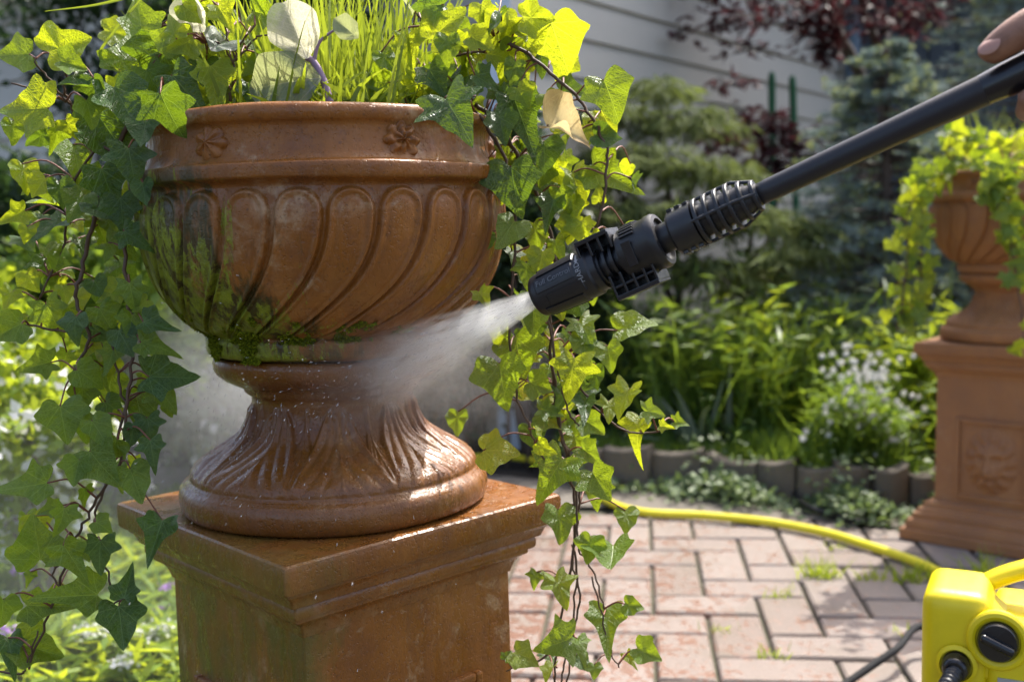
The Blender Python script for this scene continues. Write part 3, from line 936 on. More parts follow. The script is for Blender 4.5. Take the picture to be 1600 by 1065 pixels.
# bright low grass along the edging
parts = []
for k in range(len(EP) - 1):
    a, b = EP[k], EP[k + 1]
    n = 420
    t = RNG.uniform(0, 1, n)
    dens = 1.0 if k in (4, 5, 6, 7) else .55
    P = np.array(a)[None] * (1 - t)[:, None] + np.array(b)[None] * t[:, None] + np.stack([np.zeros(n), RNG.uniform(.06, .34, n), np.full(n, .09)], 1)
    D = unit(np.stack([rn(n) * .4, rn(n) * .4 - .12, np.ones(n)], 1))
    parts.append(blade_arrays(P, D, rn(n, 3), RNG.uniform(.05, .15, n) * dens, RNG.uniform(.005, .010, n), RNG.uniform(.1, .5, n), 3))
V, F = cat_arrays(parts)
tag(np_mesh('low_grass', V, F, M['f_mid']), 'low bright grass growing over the edging blocks', 'grass', kind='stuff')
# ground cover in front of the edging
n = 5200
t = RNG.uniform(0, len(EP) - 1.001, n); i0 = t.astype(int); fr_ = t - i0
EPa = np.array([tuple(p) for p in EP])
P = EPa[i0] * (1 - fr_)[:, None] + EPa[i0 + 1] * fr_[:, None]
wv = .5 + .5 * np.sin(t * 2.1 + 1.0)
keep = RNG.uniform(0, 1, n) < .12 + .8 * (t > 2.2) * np.clip(wv * 1.2 - .05, 0, 1)
P[:, 1] -= .03 + np.abs(rn(n)) * .085
P[:, 2] = RNG.uniform(.0, .065, n) * (.4 + wv)
up_ = RNG.uniform(0, 1, n) < .12
P[up_, 1] += .10; P[up_, 2] += RNG.uniform(.03, .13, up_.sum())
P = P[keep]; n = len(P)
V, F = leaf_arrays(P, unit(np.stack([rn(n), rn(n), RNG.uniform(-.1, .8, n)], 1)), np.tile([0, -.2, 1.0], (n, 1)) + rn(n, 3) * .5, RNG.uniform(.018, .04, n), RNG.uniform(.012, .026, n))
M['f_cover'] = foliage_mat('ground_cover_leaf', (.06, .11, .05), (.30, .36, .20), (.30, .42, .10), .5, .35)
tag(np_mesh('ground_cover', V, F, M['f_cover']), 'small variegated ground cover between the bricks and the edging', 'plant', kind='stuff')
# white flowers
root = clump('white_flower_clump', 'loose cluster of small white flowers on green stalks', 'flower', 1345, 728, 3.52, 120, .34, .075, 'f_mid', .010, .1, 800, None, 'f_mid')
n = 150
P = np.stack([rn(n) * .085, rn(n) * .05 - .03, np.clip(.25 + rn(n) * .085, .06, .42)], 1)
parts = []
for k in range(5):
    a = 2 * math.pi * k / 5
    D = unit(np.stack([np.full(n, math.cos(a)), np.full(n, -.35) + rn(n) * .2, np.full(n, math.sin(a))], 1))
    parts.append(leaf_arrays(P, D, np.tile([0, -1.0, .3], (n, 1)), np.full(n, .0135), np.full(n, .012)))
V, F = cat_arrays(parts)
tag(np_mesh('blossom', V, F, M['petal'], root), kind='stuff')
# shrub with lime leaves beside the far pedestal
c = atY(1440, 640, 3.75)
puff('lime_shrub', 'small sunlit shrub with yellow green leaves left of the far pedestal', 'shrub', c, (.13, .12, .22), 1100, 'f_lime', (.03, .055), .7, ground=.09)
c = atY(1385, 640, 4.0)
puff('green_shrub', 'mid green shrub behind the white flowers', 'shrub', c, (.22, .18, .24), 2200, 'f_mid', (.03, .06), .5, ground=.09)

# lace leaf maple: drooping layered pads
def pads_tree(name, label, cat, foot, pads, mat, tmat, per, finger, lsz, droop, limbs, asp_=.22):
    root = empty(name, foot); tag(root, label, cat)
    fo = np.array(tuple(foot))
    mb = MB()
    for pts, r0, r1 in limbs:
        q = catmull([Vector(p) - Vector(foot) for p in pts], 6)
        mb.tube(q, list(np.linspace(r0, r1, len(q))), 8)
    parts = []; tparts = []
    for (cx, cy, Y, rx, rz, dens) in pads:
        c = np.array(tuple(atY(cx, cy, Y))); sx = rx / FPX * Y; sz = rz / FPX * Y * (.55 if asp_ < .2 else 1.0)
        n = int(per * dens * rx * rz / 4000)
        u = unit(rn(n, 3)) * (RNG.uniform(0, 1, (n, 1)) ** .45)
        P = u * np.array([sx, sx * .8, sz])
        P[:, 2] += -((P[:, 0] / sx) ** 2 + (P[:, 1] / sx) ** 2) * sz * droop
        P += c - fo
        P += rn(n, 3) * sx * .06
        out = np.stack([u[:, 0], u[:, 1], np.full(n, -.55 * droop - .15)], 1) + rn(n, 3) * .45
        out = unit(out)
        for k in range(finger):
            a = (k - (finger - 1) / 2) * .42
            sd = unit(np.cross(out, np.tile([0, 0, 1.0], (n, 1)) + rn(n, 3) * .1))
            D = out * math.cos(a) + sd * math.sin(a)
            L = RNG.uniform(lsz[0], lsz[1], n) * (1 - abs(a) * .35)
            parts.append(leaf_arrays(P, D, np.tile([0, 0, 1.0], (n, 1)) + rn(n, 3) * .3, L, L * asp_))
        # a few fine twigs through the pad
        hub = limbs[0][0][-1] if limbs else foot
        for k in range(3):
            e = Vector(P[RNG.integers(0, n)])
            s0 = Vector(c - fo) + Vector((random.uniform(-.3, .3) * sx, .3 * sx, -.3 * sz))
            mb.tube([s0, (s0 + e) * .5 + Vector((0, 0, .03)), e], [.006, .005, .003], 5)
    mb.build('trunk', M[tmat], root, smooth=180)
    V, F = cat_arrays(parts)
    tag(np_mesh('crown', V, F, M[mat], root), kind='stuff')
    return root
foot = Vector((.78, 5.15, .12))
T = lambda x, y, Y: atY(x, y, Y)
pads_tree('lace_leaf_maple', 'pale green lace leaf maple with drooping layers before the house', 'tree', foot,
    [(1030, 130, 4.9, 70, 30, 1.1), (960, 170, 4.8, 75, 40, 1.1), (1080, 180, 4.8, 90, 40, 1.2), (930, 250, 4.7, 60, 60, 1.0), (1010, 240, 4.6, 95, 45, 1.3),
     (1120, 260, 4.5, 90, 40, 1.1), (960, 320, 4.5, 80, 45, 1.1), (1060, 330, 4.4, 100, 45, 1.3), (1170, 330, 4.4, 90, 35, 1.2), (1240, 385, 4.3, 90, 26, 1.2), (1010, 390, 4.4, 80, 40, 1.0), (1110, 410, 4.3, 80, 40, 1.0), (1180, 430, 4.5, 70, 30, .9), (1270, 350, 4.4, 60, 22, 1.0)],
    'f_lace', 'bark', 150, 5, (.06, .125), 1.25,
    [([foot, foot + Vector((.03, -.05, .5)), T(1040, 260, 4.8)], .03, .012), ([foot + Vector((.03, -.05, .4)), T(960, 280, 4.7)], .018, .006), ([foot + Vector((.03, -.05, .5)), T(1130, 300, 4.6), T(1200, 360, 4.45)], .018, .005)], .115)
foot = Vector((2.02, 6.2, .15))
pads_tree('red_maple', 'dark red leaved maple with two bare stems near the house corner', 'tree', foot,
    [(1120, 30, 5.6, 70, 16, 1.0), (1200, 20, 5.6, 80, 22, 1.3), (1160, 75, 5.6, 60, 14, .9), (1275, 35, 5.6, 45, 50, 1.8), (1060, 55, 5.6, 40, 10, .7), (1340, 20, 5.5, 60, 22, 1.2), (1420, 25, 5.3, 60, 20, 1.3), (1395, 45, 5.3, 70, 14, 1.2), (1455, 5, 5.3, 60, 14, 1.0), (1250, -40, 5.6, 140, 40, 1.5), (1400, -50, 5.4, 140, 40, 1.3), (1100, -20, 5.7, 100, 20, 1.0), (1290, 75, 5.6, 22, 25, 1.5)],
    'f_red', 'bark', 150, 5, (.045, .085), .3,
    [([foot, T(1345, 170, 6.1), T(1335, 100, 6.0), T(1305, 40, 5.8), T(1290, -40, 5.7)], .04, .02), ([T(1380, 150, 6.1), T(1370, 70, 5.9), T(1345, 5, 5.7), T(1350, -60, 5.6)], .028, .014), ([foot, T(1375, 190, 6.1), T(1380, 150, 6.1)], .03, .024), ([T(1335, 100, 6.0), T(1270, 40, 5.7), T(1180, 40, 5.6)], .014, .005), ([T(1345, 5, 5.7), T(1400, 30, 5.4)], .012, .005)])
foot = Vector((1.15, 5.6, .12))
pads_tree('purple_shrub', 'low dark purple leaved shrub below the green stakes', 'shrub', foot,
    [(1140, 130, 5.2, 45, 12, 1.0), (1180, 190, 5.2, 70, 26, 1.5), (1230, 220, 5.2, 60, 30, 1.5), (1130, 220, 5.0, 50, 20, 1.0), (1255, 260, 5.2, 50, 25, 1.2), (1190, 250, 5.1, 60, 25, 1.2)],
    'f_red', 'bark', 220, 5, (.04, .08), .3, [([foot, T(1190, 260, 5.3), T(1180, 190, 5.2)], .016, .006), ([foot, T(1235, 240, 5.3)], .012, .005)])

# blue spruce: short side branches set with needles
def spruce(name, label, foot, h, rad, nbr, seed):
    rg = np.random.default_rng(seed)
    root = empty(name, foot); tag(root, label, 'tree')
    mb = MB(); mb.tube([(0, 0, -.05), (0, 0, h * .5), (0, 0, h)], [.045, .03, .006], 8)
    P, D, Tp, Td = [], [], [], []
    for k in range(nbr):
        z = h * rg.uniform(.03, .97); L = rad * (1.05 - z / h) ** .7 * rg.uniform(.6, 1.1)
        a = rg.uniform(0, 2 * math.pi)
        d = np.array([math.cos(a), math.sin(a), rg.uniform(-.25, .12)])
        side = np.array([-math.sin(a), math.cos(a), 0])
        mb.tube([(0, 0, z), tuple(np.array([0, 0, z]) + d * L)], [.010, .003], 5)
        for j in range(13):
            t = rg.uniform(.25, 1.0)
            b0 = np.array([0, 0, z]) + d * L * t
            tw = d * .8 + side * rg.choice([-1, 1]) * rg.uniform(.2, .9) + np.array([0, 0, rg.uniform(-.25, .25)])
            tw /= np.linalg.norm(tw); tl = L * .30 * rg.uniform(.6, 1.2)
            m = 26
            s = rg.uniform(0, 1, m)
            P.append(b0 + tw * tl * s[:, None]); D.append(tw * .7 + rg.normal(0, .6, (m, 3)))
            if rg.uniform() < .35:
                e = b0 + tw * tl
                Tp.append(e + rg.normal(0, .006, (12, 3))); Td.append(tw * .6 + rg.normal(0, .6, (12, 3)))
    mb.build('trunk', M['bark'], root, smooth=180)
    P, D = np.concatenate(P), np.concatenate(D); n = len(P)
    V, F = leaf_arrays(P, D, rg.normal(0, 1, (n, 3)), rg.uniform(.018, .034, n), np.full(n, .0042))
    tag(np_mesh('crown', V, F, M['f_blue'], root), kind='stuff')
    P, D = np.concatenate(Tp), np.concatenate(Td); n = len(P)
    V, F = leaf_arrays(P, D, rg.normal(0, 1, (n, 3)), rg.uniform(.016, .03, n), np.full(n, .006))
    tag(np_mesh('new_growth', V, F, M['f_tip'], root), kind='stuff')
spruce('blue_spruce', 'blue grey spruce with pale new tips behind the lance', Vector((1.60, 4.5, .1)), 1.62, .66, 210, 3)
spruce('blue_spruce', 'tall blue grey spruce behind the far urn and the hand', Vector((2.6, 5.1, .1)), 2.9, .95, 330, 4)
# green stakes before the wall
for k, (x, y, lean, lab) in enumerate(((1206, 112, .00, 'upright green wooden stake before the house wall'), (1238, 118, .05, 'slightly leaning green wooden stake near the house corner'))):
    Y = 6.15
    top = atY(x, y, Y)
    root = MB()
    w = .022
    f_ = Vector((top.x + lean, Y, .1))
    root.tube([f_, f_ + (top - f_) * .97, top - Vector((0, 0, .015)), top], [w, w, w * .85, w * .35], 10)
    tag(root.build('garden_stake', M['greenstake'], smooth=50), lab, 'stake', 'green stakes by the house')

# left side: shrubs, haze-pale flowers and airy plants
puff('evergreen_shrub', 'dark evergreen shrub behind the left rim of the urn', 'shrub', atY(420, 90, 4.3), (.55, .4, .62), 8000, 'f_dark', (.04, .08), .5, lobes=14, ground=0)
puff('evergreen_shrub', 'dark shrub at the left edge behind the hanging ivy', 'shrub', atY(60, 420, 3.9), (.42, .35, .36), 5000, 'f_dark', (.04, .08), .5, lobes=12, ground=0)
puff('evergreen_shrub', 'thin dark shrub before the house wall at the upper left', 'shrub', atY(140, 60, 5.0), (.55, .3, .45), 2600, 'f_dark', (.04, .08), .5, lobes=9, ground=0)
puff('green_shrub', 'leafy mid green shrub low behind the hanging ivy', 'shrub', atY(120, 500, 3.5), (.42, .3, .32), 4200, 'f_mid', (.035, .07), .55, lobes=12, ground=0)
puff('lime_shrub', 'bright yellow green shrub at the left edge', 'shrub', atY(20, 600, 3.0), (.17, .2, .26), 2200, 'f_lime', (.03, .06), .6, lobes=10, ground=0)
puff('white_shrub', 'shrub with white blossom clusters at the left edge', 'shrub', atY(40, 680, 2.6), (.22, .2, .26), 2600, 'f_lime', (.025, .05), .6, tips='petal', ntip=800, lobes=10, ground=0)
puff('pale_shrub', 'pale grey green flowering shrub seen through the water mist', 'shrub', atY(330, 590, 4.0), (.42, .3, .34), 4600, 'f_grey', (.03, .06), .5, tips='petal', ntip=520, lobes=12, ground=0)
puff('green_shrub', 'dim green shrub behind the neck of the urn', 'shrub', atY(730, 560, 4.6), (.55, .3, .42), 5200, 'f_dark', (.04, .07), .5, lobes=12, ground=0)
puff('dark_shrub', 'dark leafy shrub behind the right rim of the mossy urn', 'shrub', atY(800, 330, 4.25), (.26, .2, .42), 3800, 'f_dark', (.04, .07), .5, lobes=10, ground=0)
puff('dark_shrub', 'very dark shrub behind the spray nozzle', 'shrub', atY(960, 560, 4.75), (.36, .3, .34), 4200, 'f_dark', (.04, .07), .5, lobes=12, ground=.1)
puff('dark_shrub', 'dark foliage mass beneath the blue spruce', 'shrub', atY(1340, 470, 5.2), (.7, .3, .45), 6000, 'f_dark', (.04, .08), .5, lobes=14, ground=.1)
puff('green_shrub', 'green shrub at the right edge behind the far urn', 'shrub', Vector((2.6, 4.2, .55)), (.5, .35, .5), 4500, 'f_mid', (.04, .07), .5, lobes=12, ground=.1)
# airy low plants at lower left
low = [(30, 1000, 2.2, 'feathery green plant at the lower left corner'), (130, 1010, 2.3, 'feathery green plant below the hanging ivy'), (235, 1020, 2.2, 'feathery green plant against the wet pedestal'),
       (70, 900, 2.7, 'feathery green plant behind the lowest ivy leaves'), (190, 880, 2.8, 'feathery green plant among the white flower heads'), (265, 840, 3.0, 'feathery green plant under the pedestal cap'), (120, 790, 3.1, 'feathery pale plant near the white blossoms')]
for (x, y, Y, lab) in low:
    clump('feathery_plant', lab, 'plant', x, y, Y, 110, .15, .11, 'f_mid', .0035, .3, 800, 'airy plants in the left bed', 'f_lime' if x in (30, 235, 190) else 'f_mid', zbase=0.0, tilt=.6)
def flower_head(name, lab, x, y, Y, mat, rad, n, cat='flower', grp=None):
    p = atY(x, y, Y)
    root = empty(name, (p.x, p.y, 0)); tag(root, lab, cat, grp)
    mb = MB(); mb.tube([(0, 0, 0), (.01, 0, p.z * .5), (0, 0, p.z)], .0025, 5); mb.build('stem', M['greenstem'], root, smooth=180)
    P = rn(n, 3) * np.array([rad, rad, rad * .4]) * .55 + np.array([0, 0, p.z])
    V, F = leaf_arrays(P, unit(rn(n, 3) + np.array([0, -.3, .6])), np.tile([0, -.4, 1.0], (n, 1)) + rn(n, 3) * .3, np.full(n, .011), np.full(n, .010))
    tag(np_mesh('petals', V, F, M[mat], root), kind='stuff')
for (x, y, Y, r_, lab) in [(145, 985, 2.2, .035, 'small white flower head below the hanging ivy'), (245, 985, 2.2, .03, 'white flower head close to the wet pedestal'), (250, 995, 2.3, .04, 'broad white flower head at the foot of the wet pedestal'), (18, 940, 2.5, .04, 'white flower head at the far lower left'), (95, 945, 2.5, .04, 'white flower head between ivy leaves, lower left'),
                        (195, 1035, 2.1, .022, 'tiny white flower head at the bottom edge'), (180, 905, 2.8, .03, 'white flower head right of the lowest ivy strand'), (215, 760, 3.2, .04, 'white flower head left of the pedestal cap')]:
    flower_head('white_flower', lab, x, y, Y, 'petal', r_, 90, grp='white flower heads')
for (x, y, Y, lab) in [(12, 986, 2.0, 'violet flower at the left edge'), (262, 915, 2.4, 'violet flower below the pedestal cap'), (250, 950, 2.4, 'violet flower beside the pedestal shaft'), (30, 890, 2.4, 'violet flower behind the lower ivy'), (700, 470, 4.4, 'violet flower far behind the spray')][:4]:
    flower_head('violet_flower', lab, x, y, Y, 'petal_v', .016, 26, grp='violet flowers')
# grass tufts in the paving joints
for k, (x, y, n, h, lab) in enumerate([(1285, 900, 90, .075, 'grass tuft in the paving between hose and bricks'), (1362, 902, 45, .05, 'small grass tuft left of the hose end'), (1430, 905, 80, .07, 'grass tuft beside the hose near the pedestal'), (1225, 930, 26, .035, 'tiny grass sprig between bricks'), (1540, 900, 60, .09, 'grass tuft at the base of the far pedestal'),
                                      (1205, 1025, 30, .03, 'flat weed in a brick joint, lower middle'), (1120, 985, 20, .03, 'sparse weed in a brick joint left of centre'), (1415, 985, 14, .03, 'weed in the joint near the black cable'), (1300, 855, 22, .035, 'grass sprig beneath the yellow hose')]):
    p = atZ(x, y, 0)
    P = np.stack([rn(n) * .028, rn(n) * .014, np.zeros(n) - .005], 1)
    D = unit(np.stack([rn(n) * .5, rn(n) * .5, np.ones(n)], 1))
    V, F = blade_arrays(P, D, rn(n, 3), RNG.uniform(.4, 1.1, n) * h, np.full(n, .0032), RNG.uniform(.1, .6, n), 3)
    o = empty('grass_tuft', p); tag(o, lab, 'grass', 'weeds in the paving'); tag(np_mesh('blades', V, F, M['f_lime'], o), kind='stuff')
# low growth covering the soil of the left bed
n = 11000
P = np.stack([RNG.uniform(-3.2, -.62, n), RNG.uniform(1.0, 3.85, n), np.full(n, -.03)], 1)
D = unit(np.stack([rn(n) * .6, rn(n) * .6, np.ones(n)], 1))
a1 = blade_arrays(P, D, rn(n, 3), RNG.uniform(.05, .13, n), RNG.uniform(.004, .009, n), RNG.uniform(.2, .9, n), 3)
n = 7000
P = np.stack([RNG.uniform(-3.2, -.62, n), RNG.uniform(1.0, 3.85, n), RNG.uniform(-.02, .05, n)], 1)
a2 = leaf_arrays(P, unit(np.stack([rn(n), rn(n), RNG.uniform(-.1, .7, n)], 1)), np.tile([0, -.2, 1.0], (n, 1)) + rn(n, 3) * .4, RNG.uniform(.02, .045, n), RNG.uniform(.014, .028, n))
V, F = cat_arrays([a1, a2])
tag(np_mesh('ground_cover', V, F, M['f_mid']), 'low green growth covering the soil of the left bed', 'plant', kind='stuff')
# ------------------------------------------------------------------ yellow garden hose, cables
hp = [(-60, 668), (250, 690), (330, 703), (430, 712), (600, 716), (800, 714), (880, 738), (940, 778), (1000, 799), (1100, 805), (1200, 815), (1290, 832), (1350, 850), (1420, 873), (1478, 899)]
pts = [atZ(x, y, .017) for x, y in hp]
pts += [Vector((1.18, 2.35, .017)), Vector((1.14, 2.0, .03)), Vector((1.02, 1.82, .10)), Vector((.92, 1.70, .14))]
mb = MB(); mb.tube(catmull(pts, 8), .0132, 12)
tag(mb.build('garden_hose', M['hose'], smooth=180), 'yellow garden hose curving across the brick paving', 'hose')
mb = MB(); mb.tube(catmull([atZ(1238, 768, .03), atZ(1262, 790, .03), atZ(1300, 802, .02), atZ(1335, 813, .012), atZ(1360, 812, .01)], 6), .008, 8)
tag(mb.build('irrigation_pipe', M['black'], smooth=180), 'thin black pipe lying in the ground cover below the edging', 'pipe')

# ------------------------------------------------------------------ pressure washer
WL = Vector((.548, 1.385, 0)); WR = R(-27)
W = empty('pressure_washer', WL, WR); W.scale = (1, 1, 1.05)
tag(W, 'bright yellow pressure washer with black dial standing on the bricks', 'pressure washer')
mb = MB(); mb.box((.040, .066, .212), (.088, .132, .392)); mb.box((.040, .165, .180), (.080, .130, .330)); shell = mb.build('body', M['yellow'], W, smooth=40, bevel=.026, seg=5)
mb = MB(); mb.box((.186, .0555, .194), (.215, .117, .356)); mb.build('front_panel', M['yellow'], W, smooth=40, bevel=.016, seg=4)
mb = MB(); mb.box((.186, .178, .187), (.212, .110, .340)); mb.build('rear_shell', M['yellow'], W, smooth=40, bevel=.016, seg=4)
mb = MB(); mb.box((.330, .118, .212), (.088, .236, .392)); mb.build('side_shell', M['yellow'], W, smooth=40, bevel=.026, seg=5)
# sloping shoulder between tower and panel
mb = MB(); mb.add([(.074, .004, .392), (.112, .004, .362), (.112, .004, .30), (.074, .004, .30), (.074, .105, .392), (.112, .105, .362), (.112, .105, .30), (.074, .105, .30)], [(3, 2, 1, 0), (4, 5, 6, 7), (0, 1, 5, 4), (1, 2, 6, 5), (2, 3, 7, 6), (3, 0, 4, 7)])
mb.build('shoulder', M['yellow'], W, smooth=40, bevel=.006, seg=3)
# handle: flattened arched bar
hp = catmull([(.052, .115, .375), (.078, .112, .398), (.112, .110, .416), (.150, .110, .428), (.20, .110, .432), (.25, .110, .428), (.290, .112, .412), (.318, .115, .385)], 5)
hm = MB(); hm.tube([(0, 0, 0), (0, 0, 1)], .01, 4) ; hm.v = []; hm.f = []
ring = 14
for i, p in enumerate(hp):
    t = (hp[min(i + 1, len(hp) - 1)] - hp[max(i - 1, 0)]).normalized()
    up = Vector((0, 1, 0)).cross(t).normalized() * -1
    for k in range(ring):
        q = 2 * math.pi * k / ring
        hm.v.append(tuple(p + Vector((0, 1, 0)) * math.cos(q) * .021 + up * math.sin(q) * .0125))
for i in range(len(hp) - 1):
    for k in range(ring):
        hm.f.append((i * ring + k, i * ring + (k + 1) % ring, (i + 1) * ring + (k + 1) % ring, (i + 1) * ring + k))
hm.build('handle', M['yellow'], W, smooth=180)
Rx = Matrix.Rotation(R(90), 4, 'X')      # lathe axis along -y (outwards from the front)
def face_lathe(name, prof, x, z, mat, parent, n=40, y=-.003, smooth=35):
    mb = MB(); mb.lathe(prof, n, Matrix.Translation((x, y, z)) @ Rx); return mb.build(name, mat, parent, smooth=smooth)
ringo = face_lathe('dial_ring', [(.0385, -.004), (.0385, .003), (.036, .006), (.0315, .007), (.0275, .005), (.0265, .001), (.0, .001)], .092, .357, M['yellow'], W)
dial = face_lathe('dial', [(.0248, 0), (.0252, .010), (.023, .014), (.012, .0155), (0.0, .0158)], .092, .357, M['blackg'], W)
mb = MB(); mb.box((0, 0, 0), (.044, .014, .011), taper=1.0); grip = mb.build('dial_grip', M['blackg'], dial, smooth=40, bevel=.0055, seg=3)
grip.matrix_local = Matrix.Translation((.092, -.021, .357)) @ Matrix.Rotation(R(22), 4, 'Y')
face_lathe('hose_port', [(.026, 0), (.026, .003), (.021, .006), (.021, -.002)], .042, .318, M['yellow'], W)
port = face_lathe('hose_connector', [(.0180, -.002), (.0180, .013), (.0165, .016), (.0165, .022), (.0145, .026), (.012, .028)], .042, .318, M['blackg'], W)
rib = MB(); rib.box((0, 0, 0), (.10, .004, .006)); rme = rib.mesh('rib', M['yellow'])
for k in range(7):
    o = link(bpy.data.objects.new('rib', rme), W); o.location = (.212, -.0035, .352 - k * .017)
mb = MB(); mb.box((.130, -.0035, .300), (.075, .002, .018)); mb.build('label_plate', M['label'], W)
for x in (.02, .35):
    mb = MB(); mb.lathe([(.0, -.018), (.05, -.018), (.055, -.012), (.055, .012), (.05, .018), (0, .018)], 28, Matrix.Translation((x + (-.03 if x < .1 else .03), .215, .055)) @ Matrix.Rotation(R(90), 4, 'Y'))
    wh = mb.build('wheel', M['black'], W, smooth=35)
# corrugated pressure hose running out towards the viewer
WM = Matrix.Translation(WL) @ Matrix.Rotation(WR, 4, 'Z')
p0 = WM @ Vector((.042, -.018, .334))
hpts = catmull([p0, WM @ Vector((.034, -.055, .322)), WM @ Vector((.008, -.11, .290)), WM @ Vector((-.04, -.18, .19)), WM @ Vector((-.12, -.25, .10)), WM @ Vector((-.25, -.30, .03)), WM @ Vector((-.45, -.30, .014))], 24)
mb = MB(); mb.tube(hpts, [.0118 if (i // 2) % 2 else .0098 for i in range(len(hpts))], 14)
tag(mb.build('pressure_hose', M['black'], smooth=60), 'black corrugated hose plugged into the yellow pressure washer', 'hose')
mb = MB(); mb.tube(catmull([Vector((1.0, 2.0, .03)), atZ(1452, 978, .06), atZ(1400, 1014, .05), atZ(1350, 1048, .03), atZ(1300, 1085, .012), atZ(1240, 1150, .01), Vector((.30, 1.5, .008))], 8), .0080, 8)
tag(mb.build('power_cable', M['rubber'], smooth=180), 'thin black power cable on the bricks beside the washer', 'cable')

# ------------------------------------------------------------------ spray lance
LA, LB = atY(843, 463, 1.13), atY(1590, 117, .935)
ldir = (LB - LA).normalized()
lside = ldir.cross(Vector((0, 0, 1))).normalized()        # horizontal, across the lance
lup = lside.cross(ldir).normalized()
if lside.dot(FWD) > 0: pass
LMAT = Matrix((lside, lup, ldir)).transposed().to_4x4(); LMAT.translation = LA
def s_at(px):                                             # distance along the lance where it crosses a pixel column
    lo, hi = -.2, 1.2
    for _ in range(50):
        m = (lo + hi) / 2
        if to_px(LA + ldir * m)[0] < px: lo = m
        else: hi = m
    return lo
lance = empty('spray_lance', LA); lance.matrix_world = LMAT
tag(lance, 'black spray lance with ribbed collar aimed at the urn', 'lance')
MM = 1 / 1480.0                                            # metres per photo pixel at the nozzle
def lpart(name, prof, mat=None, n=40, smooth=32, parent=None):
    mb = MB(); mb.lathe(prof, n); return mb.build(name, mat or M['black'], parent or lance, smooth=smooth)
S = {k: s_at(k) for k in range(830, 1640, 5)}
s_b = S[940]
# barrel: slight cone, dark mouth
rb = 34 * MM
barrel = lpart('barrel', [(.004, .012), (rb * .62, .010), (rb * .66, .001), (rb * .90, -.0015), (rb * .97, .0005), (rb * 1.0, .004), (rb * 1.02, .010), (rb * 1.10, s_b * .55), (rb * 1.13, s_b * .80), (rb * 1.12, s_b * .90), (rb * 1.02, s_b * .93), (rb * 1.00, s_b * 1.02), (rb * .7, s_b * 1.04), (rb * .4, s_b * 1.04)], M['black'], 56)
def wrap_plate(a0, a1, s0, s1, r0, h, name, mat, parent, na=8, ns=3):
    """a raised plate hugging the barrel between two angles"""
    mb = MB(); V = []; F = []
    rows = [(0, 0), (0, 1), (1, 1), (1, 0)]
    for i in range(na + 1):
        a = a0 + (a1 - a0) * i / na
        for s_, r_ in ((s0, r0(s0)), (s0 + .0012, r0(s0) + h), (s1 - .0012, r0(s1) + h), (s1, r0(s1))):
            V.append((r_ * math.cos(a), r_ * math.sin(a), s_))
    for i in range(na):
        for j in range(3):
            F.append((i * 4 + j, (i + 1) * 4 + j, (i + 1) * 4 + j + 1, i * 4 + j + 1))
    F += [(0, 1, 2, 3), tuple(na * 4 + j for j in (3, 2, 1, 0))]
    return mb.add(V, F).build(name, mat, parent, smooth=30)
rfun = lambda s_: rb * (1.02 + .11 * min(1, s_ / (s_b * .8)))
# angle of the side turned to the camera
vc = (CAM - (LA + ldir * .05)); camang = math.atan2(vc.dot(lup), vc.dot(lside))
for (d0, d1, f0, f1) in ((8, 44, .10, .72), (-32, -4, .22, .80), (52, 80, .14, .74), (86, 120, .10, .70), (-75, -38, .10, .72), (130, 170, .1, .7), (180, 220, .1, .7), (230, 268, .1, .7)):
    wrap_plate(camang + R(d0) if lup.z > 0 else camang - R(d0), camang + R(d1), s_b * f0, s_b * f1, rfun, .0014, 'grip_plate', M['black'], barrel)
def wrap_text(txt, size, ang, s_, flip, name, mat, parent, around=True, h=.0006, rr=None):
    cu = bpy.data.curves.new('lettering', 'FONT'); cu.body = txt; cu.size = size; cu.align_x = 'CENTER'; cu.align_y = 'CENTER'; cu.extrude = .0; cu.resolution_u = 3
    to = bpy.data.objects.new('lettering', cu); COL.objects.link(to)
    dg = bpy.context.evaluated_depsgraph_get()
    me = bpy.data.meshes.new_from_object(to.evaluated_get(dg))
    bpy.data.objects.remove(to)
    for v in me.vertices:
        x, y = v.co.x, v.co.y
        ds, da = ((y, x) if around else (x, y))
        ds *= flip[0]; da *= flip[1]
        r_ = (rr or rfun(s_)) + h
        a = ang + da / r_
        v.co = (r_ * math.cos(a), r_ * math.sin(a), s_ + ds)
    me.materials.clear(); me.materials.append(mat); me.name = name
    return link(bpy.data.objects.new(name, me), parent)
wrap_text('HARD', .0085, camang + R(12), s_b * .80, (-1, 1), 'lettering', M['mark'], barrel, True, .0009, rb * 1.13)
wrap_text('Full Control', .0085, camang + R(27), s_b * .42, (1, 1), 'lettering', plain('embossed_grey', (.11, .11, .115), .35), barrel, False, .0026)
ar = MB()
def arc_arrow(a_tail, a_tip, s_, w):
    r_ = rb * 1.13 + .0009; V = []; F = []; n = 6
    for i in range(n + 1):
        a = a_tail + (a_tip - a_tail) * .6 * i / n
        V += [(r_ * math.cos(a), r_ * math.sin(a), s_ - w), (r_ * math.cos(a), r_ * math.sin(a), s_ + w)]
    F = [(2 * i, 2 * i + 1, 2 * i + 3, 2 * i + 2) for i in range(n)]
    a = a_tail + (a_tip - a_tail) * .6; b = len(V)
    V += [(r_ * math.cos(a), r_ * math.sin(a), s_ - 2.4 * w), (r_ * math.cos(a), r_ * math.sin(a), s_ + 2.4 * w), (r_ * math.cos(a_tip), r_ * math.sin(a_tip), s_)]
    F.append((b, b + 1, b + 2))
    return V, F
ar.add(*arc_arrow(camang + R(58), camang + R(33), s_b * .80, .0011)); ar.build('arrow_mark', M['mark'], barrel)
